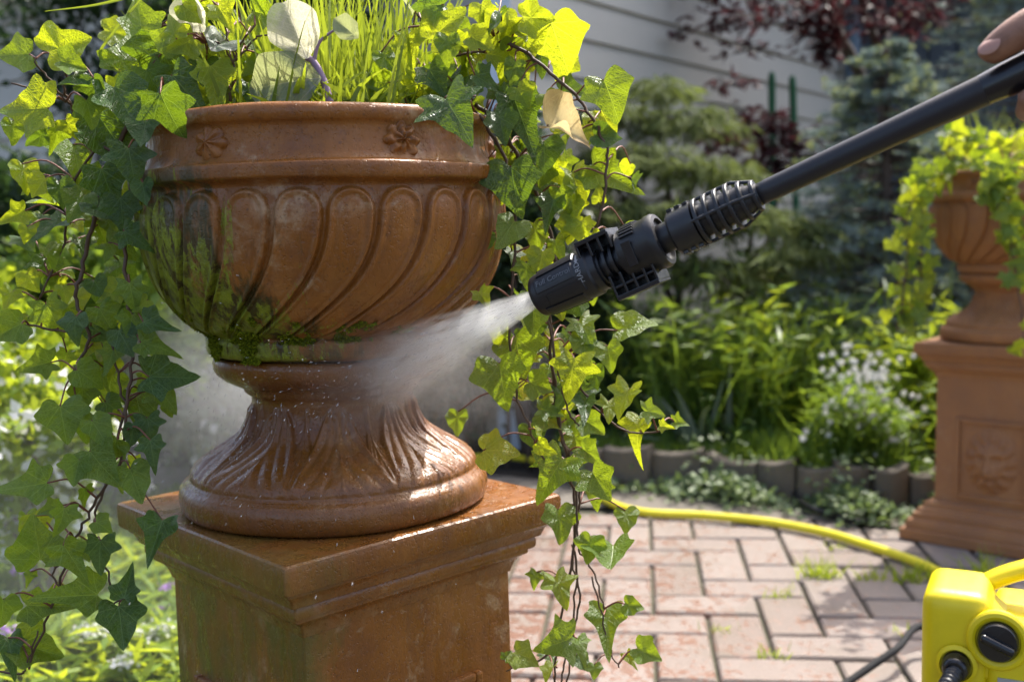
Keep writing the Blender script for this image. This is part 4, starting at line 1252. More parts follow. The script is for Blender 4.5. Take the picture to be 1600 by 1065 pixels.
# core behind the barrel, with bayonet flanges
s1, s2 = s_at(980), s_at(1038)
lpart('core', [(.4 * rb, s_b * .98), (.62 * rb, s_b), (.62 * rb, s1), (.70 * rb, s1 + .002), (.70 * rb, s1 + .012), (.5 * rb, s1 + .012)], M['black'], 32)
for k in range(4):
    s_ = s_b + (s1 - s_b) * (.10 + .27 * k)
    lpart('core_ring', [(.60 * rb, s_ - .0016), (.84 * rb, s_ - .0016), (.84 * rb, s_ + .0016), (.60 * rb, s_ + .0016)], M['black'], 32)
def flange(sgn, name):
    """open box of webs standing off the core; top plate curved"""
    mb = MB()
    ya, yb = .55 * rb, 1.34 * rb if sgn > 0 else 1.62 * rb
    z0, z1 = (s_at(926), s_at(975)) if sgn > 0 else (s_at(952), s_at(1016))
    w = .88 * rb
    mb.box((0, sgn * yb, (z0 + z1) / 2), (2 * w, .005, z1 - z0))                 # outer plate
    for x in (0.0,):
        mb.box((x, sgn * (ya + yb) / 2, (z0 + z1) / 2), (.0028, yb - ya, z1 - z0 - .002))
    for t in ((.02, .36, .68, .98) if sgn > 0 else (.02, .27, .52, .77, .98)):
        mb.box((0, sgn * (ya + yb) / 2, z0 + (z1 - z0) * t), (2 * w - .001, yb - ya - .001, .0028))
    if sgn < 0:
        mb.box((0, sgn * (ya + (yb - ya) * .55), (z0 + z1) / 2), (2 * w - .004, .0026, z1 - z0 - .004))
    o = mb.build(name, M['blackg'], lance, bevel=.0007, seg=2)
    o.matrix_local = Matrix.Rotation(FLA, 4, 'Z')
    return o
FLA = camang + R(4)
# turn flanges so that one points up and away, the other down towards the viewer
flange(1, 'bayonet_flange'); flange(-1, 'bayonet_flange')
rc = 41 * MM
coupling = lpart('coupling', [(.55 * rc, s1 - .002), (.95 * rc, s1 - .001), (1.0 * rc, s1 + .002), (1.0 * rc, s1 + .030), (1.04 * rc, s1 + .033), (1.04 * rc, s2 - .004), (.98 * rc, s2 - .001), (.82 * rc, s2), (.80 * rc, s2 - .004), (.4 * rc, s2 - .004)], M['black'], 48)
for k in range(-3, 12):
    a = camang + R(70 + k * 9)
    mb = MB(); mb.box((1.03 * rc * math.cos(a), 1.03 * rc * math.sin(a), s1 + .014), (.0028, .0022, .016), Matrix.Rotation(a, 3, 'Z')); mb.build('grip_rib', M['black'], coupling, bevel=.0006)
for a in (camang + R(2), camang + R(125), camang - R(120)):        # latch windows
    mb = MB(); mb.box((1.005 * rc * math.cos(a), 1.005 * rc * math.sin(a), s1 + .012), (.0016, .026, .010), Matrix.Rotation(a, 3, 'Z')); mb.build('latch_window', M['blackg'], coupling, bevel=.0005)
s3, s4, s5, s6 = s_at(1054), s_at(1092), s_at(1160), s_at(1188)
lpart('neck', [(.4 * rc, s2 - .006), (.56 * rc, s2 - .006), (.56 * rc, s3 + .004), (.4 * rc, s3 + .004)], M['black'], 32)
rg_ = 35 * 1.0 / 1520
collar = lpart('collar', [(.5 * rg_, s3 - .001), (.93 * rg_, s3), (1.0 * rg_, s3 + .0025), (1.0 * rg_, s4), (.74 * rg_, s4 + .001), (.74 * rg_, s5), (.46 * rg_, s6), (.40 * rg_, s6)], M['black'], 48)
for k in range(6):
    t = k / 5; s_ = s4 + .004 + (s6 - s4 - .008) * t
    r_ = rg_ * 1.04 if s_ < s5 - .006 else rg_ * (1.04 - .42 * (s_ - s5 + .006) / (s6 - s5 + .006))
    lpart('collar_rib', [(.6 * r_, s_ - .0021), (r_ - .0006, s_ - .0021), (r_, s_ - .0014), (r_, s_ + .0014), (r_ - .0006, s_ + .0021), (.6 * r_, s_ + .0021)], M['black'], 44, parent=collar)
for k in range(4):
    a = camang + R(10 + 90 * k)
    mb = MB(); mb.tube([Vector((math.cos(a) * rg_ * .98, math.sin(a) * rg_ * .98, s4 - .001)), Vector((math.cos(a) * rg_ * .98, math.sin(a) * rg_ * .98, s5 - .004)), Vector((math.cos(a) * rg_ * .60, math.sin(a) * rg_ * .60, s6 - .002))], .0019, 6)
    mb.build('collar_spine', M['black'], collar, smooth=60)
for sgn in (1, -1):
    for k in range(3):
        a = camang + sgn * R(88) + R(7)
        mb = MB(); mb.box((rg_ * .985 * math.cos(a), rg_ * .985 * math.sin(a), s3 + .006 + k * .0085), (.0035, .018, .0055), Matrix.Rotation(a, 3, 'Z')); mb.build('latch_window', M['blackg'], collar, bevel=.0006)
lenT = (LB - LA).length
sT = lenT + .10
lpart('tube', [(.0105, s6 - .006), (.0112, s6 + .01), (.0122, s6 + (lenT - s6) * .45), (.0140, lenT - .02), (.0145, sT)], M['tube'], 36, smooth=180)
# rubber grip and trigger gun, mostly beyond the frame
sg = s_at(1592)
lpart('grip_sleeve', [(.0140, sg - .030), (.0153, sg - .012), (.0162, sg + .02), (.0170, sT + .05), (.019, sT + .07), (.019, sT + .16), (.012, sT + .165)], M['blackg'], 32, smooth=40)
mb = MB(); mb.box((0, .0, sT + .20), (.044, .052, .12)); mb.box((0, -.06, sT + .23), (.036, .10, .045), Matrix.Rotation(R(-18), 3, 'X')); mb.build('trigger_gun', M['black'], lance, bevel=.008, smooth=40)
# ------------------------------------------------------------------ hand on the lance (the rest of the person is out of frame)
def skin_mat():
    N = NT('skin')
    c = N.coord('Object')
    n1 = N.noise(c, 45, 5, .6); n2 = N.noise(c, 420, 3, .6)
    col = N.ramp(n1, [(.3, (.20, .088, .050)), (.6, (.29, .14, .082)), (.8, (.34, .17, .105))])
    nm = N.bump(N.math('ADD', n1, n2), .35, .0012)
    return N.done(N.bsdf(col, N.math('ADD', N.math('MULTIPLY', n2, .2), .38), nm, Subsurface__Weight=.12, Subsurface__Radius=(.006, .0025, .0015), Subsurface__Scale=1.0))
M['skin'] = skin_mat()
M['nail'] = plain('nail', (.40, .205, .145), .3, .05, 200, .05)
hc = (CAM - LB); hc = (hc - ldir * hc.dot(ldir)).normalized()          # from the lance towards the viewer
hw_ = ldir.cross(hc).normalized()
if hw_.z < 0: hw_ = -hw_
sI = s_at(1622)
def HP(s_, w, c): return LA + ldir * s_ + hw_ * w + hc * c
sk = []; ed = []; rad = []
def node(p, r, par=None):
    sk.append(p); rad.append(r)
    if par is not None: ed.append((par, len(sk) - 1))
    return len(sk) - 1
wrist = node(HP(sI + .165, .030, -.075), .028)
palm = node(HP(sI + .105, .024, -.050), .030, wrist)
thm = node(HP(sI + .075, .032, -.024), .0185, palm)
th1 = node(HP(sI + .042, .0345, -.004), .0145, thm)
th2 = node(HP(sI + .010, .0345, .007), .0172, th1)
th3 = node(HP(sI - .014, .0310, .010), .0160, th2)
th4 = node(HP(sI - .032, .0265, .011), .0130, th3)
th5 = node(HP(sI - .037, .0225, .010), .0075, th4)
for k, (ln, rr) in enumerate(((1.0, .0118), (1.06, .0120), (1.0, .0112), (.86, .0100))):
    s0 = s_at(1598) + k * .0235
    kn = node(HP(s0 + .020, .018, -.046), .0135, palm)
    pi_ = node(HP(s0 - .002, -.0290 * ln, -.026), rr * 1.08, kn)
    di = node(HP(s0 - .008, -.0330 * ln, -.002), rr * 1.02, pi_)
    d2 = node(HP(s0 - .006, -.0280 * ln, .0155), rr * .95, di)
    node(HP(s0 - .002, -.0150 * ln, .0245), rr * .74, d2)
fore = node(HP(sI + .29, .075, -.17), .034, wrist)
node(HP(sI + .42, .11, -.27), .040, fore)
me = bpy.data.meshes.new('person')
me.from_pydata([tuple(p - LB) for p in sk], ed, [])
hand = link(bpy.data.objects.new('person', me)); hand.location = LB
me.materials.append(M['skin'])
mod = hand.modifiers.new('skin', 'SKIN'); mod.use_smooth_shade = True; mod.branch_smoothing = .5
for i, v in enumerate(me.skin_vertices[0].data):
    v.radius = (rad[i], rad[i]); v.use_root = (i == palm)
sub = hand.modifiers.new('sub', 'SUBSURF'); sub.levels = 2; sub.render_levels = 2
tag(hand, "bare hand of a person gripping the lance, thumb on top", 'person')
# thumb nail, lying on the side of the thumb tip that faces the viewer
nc = HP(sI - .0290, .0330, .0228)
nz_ = (hc * .80 + hw_ * .60 - ldir * .10).normalized(); nx_ = (ldir - nz_ * ldir.dot(nz_)).normalized(); ny_ = nz_.cross(nx_)
V = []; F = []
nu, nv = 9, 9
for i in range(nu):
    for j in range(nv):
        u = -1 + 2 * i / (nu - 1); v = -1 + 2 * j / (nv - 1)
        k = math.sqrt(max(0, 1 - .5 * v * v)), math.sqrt(max(0, 1 - .5 * u * u))
        a, b = u * k[0], v * k[1]
        V.append(nc - LB + nx_ * a * .0095 + ny_ * b * .0075 + nz_ * (.0012 - .0030 * b * b - .0012 * a * a))
for i in range(nu - 1):
    for j in range(nv - 1):
        F.append((i * nv + j, (i + 1) * nv + j, (i + 1) * nv + j + 1, i * nv + j + 1))
MB().add(V, F).build('nail', M['nail'], hand, smooth=180)

# ------------------------------------------------------------------ ivy
HALF = {
 'star': [(0, 0), (.10, -.11), (.24, -.18), (.40, -.20), (.38, -.07), (.37, .03), (.48, .12), (.60, .24), (.46, .31), (.32, .37), (.25, .52), (.15, .73), (0, .98)],
 'wide': [(0, 0), (.10, -.11), (.25, -.17), (.38, -.14), (.44, -.02), (.48, .10), (.58, .24), (.52, .34), (.38, .42), (.28, .55), (.15, .74), (0, .92)],
 'heart': [(0, 0), (.11, -.10), (.26, -.13), (.37, -.06), (.43, .08), (.44, .22), (.40, .36), (.31, .52), (.19, .68), (.09, .81), (0, .92)],
 'long': [(0, 0), (.10, -.08), (.24, -.14), (.34, -.10), (.33, .02), (.40, .12), (.50, .20), (.38, .28), (.25, .36), (.18, .55), (.10, .80), (0, 1.10)],
 'cabb': [(0, 0), (.06, .02), (.14, .10), (.26, .20), (.36, .34), (.42, .50), (.44, .66), (.38, .82), (.28, .94), (.14, 1.02), (0, 1.05)],
}
def ivy_leaf_mesh(kind, seed, mat):
    rg = random.Random(seed)
    h = HALF[kind]
    asym = rg.uniform(.9, 1.1)
    def jig(p, s): return (p[0] * s * rg.uniform(.92, 1.08), p[1] * rg.uniform(.95, 1.05) + rg.uniform(-.015, .015))
    right = [h[0]] + [jig(p, asym) for p in h[1:-1]]
    left = [jig(p, 1 / asym) for p in h[1:-1]]
    tip = (rg.uniform(-.06, .06), h[-1][1])
    ring = right + [tip] + [(-x, y) for x, y in left[::-1]]
    # round the outline: one extra point between each pair
    rr = []
    n = len(ring)
    for i in range(n):
        a, b = ring[i], ring[(i + 1) % n]
        rr.append(a)
        p_, q_ = ring[i - 1], ring[(i + 2) % n]
        rr.append(((a[0] + b[0]) * .5625 - (p_[0] + q_[0]) * .0625, (a[1] + b[1]) * .5625 - (p_[1] + q_[1]) * .0625))
    ring = rr; n = len(ring)
    cx, cy = 0.0, .22
    pts = [(cx, cy)]
    for t in (.38, .72, 1.0):
        pts += [(cx + (x - cx) * t, cy + (y - cy) * t) for x, y in ring]
    fold, cup, wave, drop = rg.uniform(.05, .6), rg.uniform(-.25, .3), rg.uniform(.025, .085), rg.uniform(.0, .6)
    ph = rg.uniform(0, 6); tw = rg.uniform(-.25, .25)
    if kind == 'cabb': fold, wave, drop = .35, .06, .25
    V = []
    for x, y in pts:
        a = math.atan2(x, y - cy); r_ = math.hypot(x, y - cy)
        z = fold * abs(x) * .9 - drop * max(0, y - .1) ** 2 + cup * r_ * r_ + wave * math.sin(a * 5 + ph) * r_ * 1.6 - .10 * max(0, .06 - abs(x)) + tw * x * y
        V.append((x, y, z))
    F = []
    for i in range(n): F.append((0, 1 + i, 1 + (i + 1) % n))
    for q in range(2):
        a = 1 + q * n
        for i in range(n):
            j = (i + 1) % n
            F.append((a + i, a + n + i, a + n + j, a + j))
    me = bpy.data.meshes.new('leaf')
    me.from_pydata(V, [], F)
    uvl = me.uv_layers.new(name='uv')
    for lp in me.loops:
        x, y, _ = V[lp.vertex_index]; uvl.data[lp.index].uv = (x, y)
    me.materials.append(M[mat]); me.shade_smooth(); me.update()
    return me
LV = {}
for m_ in ('ivy_d', 'ivy_m', 'ivy_y'):
    LV[m_] = [ivy_leaf_mesh(k, s_ * 13 + len(m_) + ord(m_[-1]), m_) for s_, k in enumerate(('star', 'wide', 'long', 'wide', 'heart', 'wide', 'star', 'wide', 'star', 'heart', 'long', 'wide', 'wide', 'heart', 'star', 'long', 'wide', 'heart'))]
LR = random.Random(42)
def place_leaf(parent, base, tip, nrm, size, mesh, name='leaf'):
    tip = tip.normalized(); x = tip.cross(nrm).normalized(); n = x.cross(tip)
    m = Matrix((x, tip, n)).transposed().to_4x4()
    m = Matrix.Translation(base) @ m @ Matrix.Diagonal((size * LR.uniform(.9, 1.1), size, size, 1))
    o = link(bpy.data.objects.new(name, mesh), parent)
    o.matrix_local = parent.matrix_world.inverted() @ m if False else Matrix.Translation(-parent.location) @ m
    return o
def img_dir(deg):                     # direction in the picture plane: 0 right, 90 down
    a = R(deg); return RT * math.cos(a) - UP * math.sin(a)
def tilt_normal(base_n, sd):
    ax = Vector((LR.gauss(0, 1), LR.gauss(0, 1), LR.gauss(0, 1))).normalized()
    return Matrix.Rotation(R(LR.gauss(0, sd)), 3, ax) @ base_n

class Ivy:
    def __init__(s, root, Y0):
        s.root = root; s.Y0 = Y0; s.strands = []; s.nodes = []; s.n = 0; s.ymap = None
        s.stalks = MB()
    def strand(s, px, Y, r0=.0022, r1=.0012):
        pts = [atY(x, y, Y[0] + (Y[1] - Y[0]) * i / (len(px) - 1)) for i, (x, y) in enumerate(px)]
        q = catmull(pts, 7)
        q = [p + Vector((LR.gauss(0, .0012), LR.gauss(0, .0012), 0)) for p in q]
        MB().tube([p - s.root.location for p in q], list(np.linspace(r0, r1, len(q))), 7).build('stem', M['stem'], s.root, smooth=180)
        s.nodes += q; s.strands.append(q)
        return q
    def leaf(s, x, y, Lpx, deg=None, mat='m', Y=None, sd=26, kind=None, stalk=True, face=None, front=False):
        if deg is None: deg = LR.gauss(85, 40)
        p = atY(x, y, 1.3)
        if Y is None:
            near = min(s.nodes, key=lambda q: (to_px(q)[0] - x) ** 2 + (to_px(q)[1] - y) ** 2)
            Y = near.y + LR.uniform(-.045, .02)
        if front:
            c = atY(x, y, Y); dx = c.x - UX
            if abs(dx) < .252 and .80 < c.z < 1.085: Y = min(Y, UY - math.sqrt(.252 ** 2 - dx * dx) - .004)
        c = atY(x, y, Y); size = Lpx / FPX * Y * LR.uniform(.86, 1.02)
        tip = img_dir(deg)
        n0 = (CAM - c).normalized()
        if face is not None: n0 = face.normalized()
        else: n0 = (n0 + Vector((0, 0, .35))).normalized()
        nrm = tilt_normal(n0, sd)
        tip = (tip - nrm * tip.dot(nrm)).normalized()
        base = c - tip * size * .36
        msh = LV['ivy_' + mat]
        me = msh[LR.randrange(len(msh))] if kind is None else kind
        place_leaf(s.root, base, tip, nrm, size, me)
        s.n += 1
        if stalk and s.nodes:
            near = min(s.nodes, key=lambda q: (q - base).length)
            if (near - base).length < .16:
                mid = (near + base) * .5 + Vector((0, 0, (near - base).length * .22)) + nrm * -.006
                q = catmull([near, mid, base + nrm * -.0005], 4)
                s.stalks.tube([p - s.root.location for p in q], list(np.linspace(.0013, .0009, len(q))), 5)
        return c
    def done(s):
        tag(s.stalks.build('stalks', M['redstem'], s.root, smooth=180), kind='stuff')

ivyL = Ivy(empty('trailing_ivy', (UX - .20, UY - .02, 1.03)), 1.3)
tag(ivyL.root, 'long ivy curtain hanging over the left side of the mossy urn', 'ivy', 'ivy plants hanging from the urns')
I = ivyL
I.strand([(262, 158), (215, 178), (178, 240), (150, 330), (128, 420), (118, 470), (140, 520), (112, 588)], (1.26, 1.24), .0034, .0018)
I.strand([(255, 168), (215, 230), (200, 320), (196, 400), (200, 480), (206, 560), (197, 640), (186, 720), (140, 800), (110, 860), (78, 960), (40, 1045)], (1.25, 1.18), .0026, .0014)
I.strand([(240, 150), (185, 190), (120, 280), (98, 380), (60, 470)], (1.27, 1.27), .002, .0012)
I.strand([(128, 520), (80, 515), (40, 508), (-5, 526)], (1.24, 1.25), .0016, .0012)
I.strand([(180, 240), (140, 212), (110, 165), (102, 140), (106, 95)], (1.25, 1.22), .0020, .0013)
I.strand([(108, 162), (80, 130), (55, 92)], (1.23, 1.21), .0014, .001)
I.strand([(105, 160), (70, 145), (20, 130)], (1.23, 1.22), .0014, .001)
I.strand([(128, 205), (80, 188), (34, 180)], (1.24, 1.22), .0013, .001)
I.strand([(198, 620), (176, 720), (150, 800), (150, 850), (180, 930)], (1.22, 1.18), .0018, .0012)
I.strand([(196, 640), (180, 560), (160, 480)], (1.22, 1.24), .0016, .0012)
I.strand([(110, 860), (85, 905), (150, 945), (195, 935)], (1.19, 1.17), .0013, .001)
I.strand([(0, 1048), (30, 1052), (42, 1040), (60, 985)], (1.18, 1.18), .0013, .001)
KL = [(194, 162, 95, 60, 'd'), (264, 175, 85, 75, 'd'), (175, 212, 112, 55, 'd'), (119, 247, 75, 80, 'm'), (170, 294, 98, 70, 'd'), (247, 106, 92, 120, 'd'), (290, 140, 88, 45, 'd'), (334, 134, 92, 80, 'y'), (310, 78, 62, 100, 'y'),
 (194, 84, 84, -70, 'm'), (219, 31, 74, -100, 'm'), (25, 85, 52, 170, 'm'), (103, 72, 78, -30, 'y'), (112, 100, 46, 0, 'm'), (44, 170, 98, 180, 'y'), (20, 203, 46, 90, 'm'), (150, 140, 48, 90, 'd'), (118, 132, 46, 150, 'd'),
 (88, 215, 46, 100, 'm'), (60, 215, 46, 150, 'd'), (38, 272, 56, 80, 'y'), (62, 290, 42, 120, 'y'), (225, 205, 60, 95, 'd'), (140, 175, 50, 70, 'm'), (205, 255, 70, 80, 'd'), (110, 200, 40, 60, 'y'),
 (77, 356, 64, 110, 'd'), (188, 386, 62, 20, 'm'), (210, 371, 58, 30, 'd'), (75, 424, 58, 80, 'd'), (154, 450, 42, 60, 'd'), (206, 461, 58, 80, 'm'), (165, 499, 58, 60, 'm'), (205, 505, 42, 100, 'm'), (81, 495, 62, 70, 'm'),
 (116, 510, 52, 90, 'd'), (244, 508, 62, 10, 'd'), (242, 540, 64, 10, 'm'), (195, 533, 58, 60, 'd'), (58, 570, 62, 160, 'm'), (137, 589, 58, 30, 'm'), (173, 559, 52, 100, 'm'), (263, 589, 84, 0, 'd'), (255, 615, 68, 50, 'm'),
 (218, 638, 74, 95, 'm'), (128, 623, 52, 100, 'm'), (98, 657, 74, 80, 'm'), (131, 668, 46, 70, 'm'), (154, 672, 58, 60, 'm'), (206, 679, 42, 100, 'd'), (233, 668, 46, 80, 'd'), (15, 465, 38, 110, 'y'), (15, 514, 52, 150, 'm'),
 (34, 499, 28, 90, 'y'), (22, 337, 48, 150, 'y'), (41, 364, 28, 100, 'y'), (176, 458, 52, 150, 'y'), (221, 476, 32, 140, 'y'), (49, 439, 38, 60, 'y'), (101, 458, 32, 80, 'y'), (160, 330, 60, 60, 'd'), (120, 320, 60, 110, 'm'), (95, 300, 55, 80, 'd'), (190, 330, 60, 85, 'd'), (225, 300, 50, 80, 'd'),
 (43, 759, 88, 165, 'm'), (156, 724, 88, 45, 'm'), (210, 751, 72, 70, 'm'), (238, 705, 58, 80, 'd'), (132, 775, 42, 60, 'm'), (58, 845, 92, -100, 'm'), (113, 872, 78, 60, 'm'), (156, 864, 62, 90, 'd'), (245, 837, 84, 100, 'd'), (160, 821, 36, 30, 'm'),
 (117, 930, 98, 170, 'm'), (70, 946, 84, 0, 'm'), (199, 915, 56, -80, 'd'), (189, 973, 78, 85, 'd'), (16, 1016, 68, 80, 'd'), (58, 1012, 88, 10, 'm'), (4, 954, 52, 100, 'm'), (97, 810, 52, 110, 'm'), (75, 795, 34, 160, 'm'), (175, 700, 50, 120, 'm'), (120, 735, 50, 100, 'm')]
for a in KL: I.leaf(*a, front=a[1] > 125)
for k in range(90):                      # fill in the shade behind, along the strands
    q = LR.choice(I.strands[:3] + I.strands[8:10]); i = LR.randrange(len(q))
    x, y = to_px(q[i]); 
    if y > 720 and LR.random() < .6: continue
    I.leaf(x + LR.gauss(0, 34), y + LR.gauss(6, 16), LR.uniform(24, 56), None, LR.choice('dmmmy'), q[i].y + LR.uniform(.0, .09), 34)
I.done()

ivyR = Ivy(empty('trailing_ivy', (UX + .20, UY - .02, 1.03)), 1.3)
tag(ivyR.root, 'sunlit yellow green ivy trailing over the right side of the mossy urn', 'ivy', 'ivy plants hanging from the urns')
I = ivyR
I.strand([(720, 150), (770, 185), (805, 235), (845, 320), (868, 400), (860, 470), (862, 560), (872, 650), (886, 720), (898, 800), (890, 900), (870, 1000), (866, 1090)], (1.32, 1.28), .0030, .0014)
I.strand([(745, 175), (790, 250), (806, 330), (802, 420), (796, 500), (802, 600), (832, 680), (850, 720)], (1.29, 1.26), .0022, .0012)
I.strand([(770, 60), (815, 78), (860, 115), (905, 155), (932, 200), (948, 237), (946, 290), (932, 360), (912, 405)], (1.30, 1.28), .0024, .0015)
I.strand([(852, 470), (868, 560), (888, 640), (905, 665)], (1.28, 1.26), .0018, .0012)
I.strand([(880, 545), (905, 600), (940, 645), (975, 672), (1012, 676), (1048, 668), (1062, 656)], (1.28, 1.24), .0016, .001)
I.strand([(900, 760), (905, 850), (925, 890), (945, 950)], (1.28, 1.26), .0016, .001)
I.strand([(895, 850), (905, 940), (885, 1020), (875, 1075)], (1.29, 1.28), .0016, .0011)
I.strand([(862, 560), (878, 680), (905, 760), (896, 860), (898, 960), (886, 1065)], (1.30, 1.28), .0018, .0012)
I.strand([(925, 900), (950, 1000), (965, 1042)], (1.27, 1.26), .0012, .0009)
I.strand([(870, 1005), (845, 1030), (812, 1036), (792, 1048)], (1.26, 1.25), .0018, .0008)
I.strand([(640, 165), (672, 120), (690, 92), (662, 40), (650, 20)], (1.30, 1.28), .0018, .001)
I.strand([(690, 92), (730, 84), (760, 80)], (1.29, 1.29), .0018, .0012)
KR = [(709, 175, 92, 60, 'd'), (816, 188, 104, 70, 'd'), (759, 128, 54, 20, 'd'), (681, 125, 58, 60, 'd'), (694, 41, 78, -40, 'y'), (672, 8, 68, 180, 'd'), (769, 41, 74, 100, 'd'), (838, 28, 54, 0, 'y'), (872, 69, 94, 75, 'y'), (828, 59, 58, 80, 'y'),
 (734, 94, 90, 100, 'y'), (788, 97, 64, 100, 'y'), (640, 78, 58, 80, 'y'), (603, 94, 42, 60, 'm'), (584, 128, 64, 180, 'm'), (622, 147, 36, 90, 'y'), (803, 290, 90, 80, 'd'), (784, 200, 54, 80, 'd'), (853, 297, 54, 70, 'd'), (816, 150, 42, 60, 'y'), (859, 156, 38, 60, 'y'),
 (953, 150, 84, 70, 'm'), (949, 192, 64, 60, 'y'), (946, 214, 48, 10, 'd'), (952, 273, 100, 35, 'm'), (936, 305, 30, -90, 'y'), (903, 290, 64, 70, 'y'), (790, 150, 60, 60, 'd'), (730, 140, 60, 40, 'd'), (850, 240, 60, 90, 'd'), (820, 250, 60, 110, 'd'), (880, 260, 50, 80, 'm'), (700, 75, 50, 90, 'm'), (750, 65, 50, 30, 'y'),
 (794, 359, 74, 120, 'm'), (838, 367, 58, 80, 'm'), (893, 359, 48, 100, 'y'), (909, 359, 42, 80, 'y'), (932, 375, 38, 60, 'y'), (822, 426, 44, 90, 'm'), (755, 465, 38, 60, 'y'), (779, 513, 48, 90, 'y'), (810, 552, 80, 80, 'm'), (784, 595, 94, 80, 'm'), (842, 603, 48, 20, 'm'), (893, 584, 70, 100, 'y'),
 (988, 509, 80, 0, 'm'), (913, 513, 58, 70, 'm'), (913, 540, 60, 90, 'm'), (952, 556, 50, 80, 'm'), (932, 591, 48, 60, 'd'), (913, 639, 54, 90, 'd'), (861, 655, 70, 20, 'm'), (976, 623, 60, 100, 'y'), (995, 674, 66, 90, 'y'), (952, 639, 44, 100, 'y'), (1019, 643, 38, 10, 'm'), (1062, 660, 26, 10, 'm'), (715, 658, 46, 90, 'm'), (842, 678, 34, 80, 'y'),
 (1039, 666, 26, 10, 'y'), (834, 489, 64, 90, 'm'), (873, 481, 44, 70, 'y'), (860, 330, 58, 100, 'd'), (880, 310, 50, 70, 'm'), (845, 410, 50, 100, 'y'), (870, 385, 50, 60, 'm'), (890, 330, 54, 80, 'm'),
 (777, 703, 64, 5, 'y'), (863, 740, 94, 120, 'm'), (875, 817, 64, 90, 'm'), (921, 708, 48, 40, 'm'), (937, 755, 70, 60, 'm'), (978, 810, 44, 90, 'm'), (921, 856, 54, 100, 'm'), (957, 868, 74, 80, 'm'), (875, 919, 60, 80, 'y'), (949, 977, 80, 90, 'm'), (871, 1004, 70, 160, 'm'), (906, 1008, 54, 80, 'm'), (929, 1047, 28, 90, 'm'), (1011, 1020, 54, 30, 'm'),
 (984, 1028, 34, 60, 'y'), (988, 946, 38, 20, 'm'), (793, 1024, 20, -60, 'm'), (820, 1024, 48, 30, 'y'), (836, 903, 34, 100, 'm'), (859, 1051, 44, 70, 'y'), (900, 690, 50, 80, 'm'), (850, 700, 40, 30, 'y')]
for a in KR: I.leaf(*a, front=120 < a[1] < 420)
for k in range(120):
    q = LR.choice(I.strands[:4] + I.strands[:2]); i = LR.randrange(len(q))
    x, y = to_px(q[i])
    if y > 640 and LR.random() < .75: continue
    I.leaf(x + LR.gauss(4, 30), y + LR.gauss(6, 16), LR.uniform(22, 54), None, LR.choice('ddmmyy'), q[i].y + LR.uniform(.0, .09), 38)
for k in range(46):                      # mound of leaves on the right rim
    x = LR.uniform(625, 850); y = LR.uniform(20, 165)
    I.leaf(x, y, LR.uniform(36, 62), LR.gauss(60, 60), LR.choice('dmyyy'), 1.28 + LR.uniform(0, .12), 40)
# the papery dead leaf
dl = ivy_leaf_mesh('wide', 99, 'dry_leaf')
for v_ in dl.vertices: v_.co.z += 1.1 * abs(v_.co.x) ** 1.5 + .25 * math.sin(v_.co.y * 7)  * v_.co.x
I.leaf(884, 204, 84, 12, 'm', 1.25, 8, dl, face=Vector((.15, -.8, .5)))
I.done()

# foliage over the left rim and the middle of the pot
ivyT = Ivy(empty('pot_ivy', (UX - .06, UY, 1.03)), 1.3)
tag(ivyT.root, 'upright ivy shoots growing inside the urn behind its front rim', 'ivy', 'ivy plants hanging from the urns')
I = ivyT
I.strand([(360, 158), (365, 120), (368, 80), (400, 40)], (1.26, 1.26), .002, .001)
I.strand([(366, 100), (345, 70), (325, 65)], (1.26, 1.25), .0013, .001)
I.strand([(366, 92), (352, 40), (345, 10)], (1.26, 1.26), .0013, .001)
I.strand([(368, 95), (400, 60), (420, 55)], (1.26, 1.26), .0013, .001)
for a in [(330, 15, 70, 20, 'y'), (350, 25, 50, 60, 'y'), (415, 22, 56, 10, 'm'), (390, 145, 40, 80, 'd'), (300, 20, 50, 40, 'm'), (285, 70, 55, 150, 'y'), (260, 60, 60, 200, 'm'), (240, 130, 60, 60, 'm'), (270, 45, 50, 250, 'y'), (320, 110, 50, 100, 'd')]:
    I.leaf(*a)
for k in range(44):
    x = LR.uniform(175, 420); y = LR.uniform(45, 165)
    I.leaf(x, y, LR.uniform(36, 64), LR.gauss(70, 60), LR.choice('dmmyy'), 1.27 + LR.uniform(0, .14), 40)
I.done()

# grass in the pot
gr = empty('pot_grass', (UX, UY, 1.03)); tag(gr, 'bright upright grass growing in the middle of the mossy urn', 'grass')
n = 520
ux = RNG.normal(.015, .075, n); uy = RNG.normal(0, .055, n)
keep = ux ** 2 + uy ** 2 < .17 ** 2
ux, uy = ux[keep], uy[keep]; n = len(ux)
P = np.stack([ux, uy, np.zeros(n)], 1)
D = unit(np.stack([rn(n) * .22, rn(n) * .2, np.ones(n)], 1))
V, F = blade_arrays(P, D, np.tile([0, -1.0, .1], (n, 1)) + rn(n, 3) * .5, RNG.uniform(.08, .26, n), RNG.uniform(.003, .0075, n), np.abs(rn(n)) * .14, 6)
tag(np_mesh('blades', V, F, M['grass'], gr), kind='stuff')
n = 900
ux = RNG.normal(.02, .075, n); uy = RNG.normal(0, .06, n); keep = ux ** 2 + uy ** 2 < .17 ** 2; ux, uy = ux[keep], uy[keep]; n = len(ux)
D = unit(np.stack([rn(n) * .8, rn(n) * .7, np.ones(n) * .7], 1))
V, F = blade_arrays(np.stack([ux, uy, RNG.uniform(.01, .06, n)], 1), D, rn(n, 3), RNG.uniform(.03, .07, n), RNG.uniform(.004, .008, n), RNG.uniform(.1, .5, n), 3)
tag(np_mesh('short_blades', V, F, M['grass'], gr), kind='stuff')
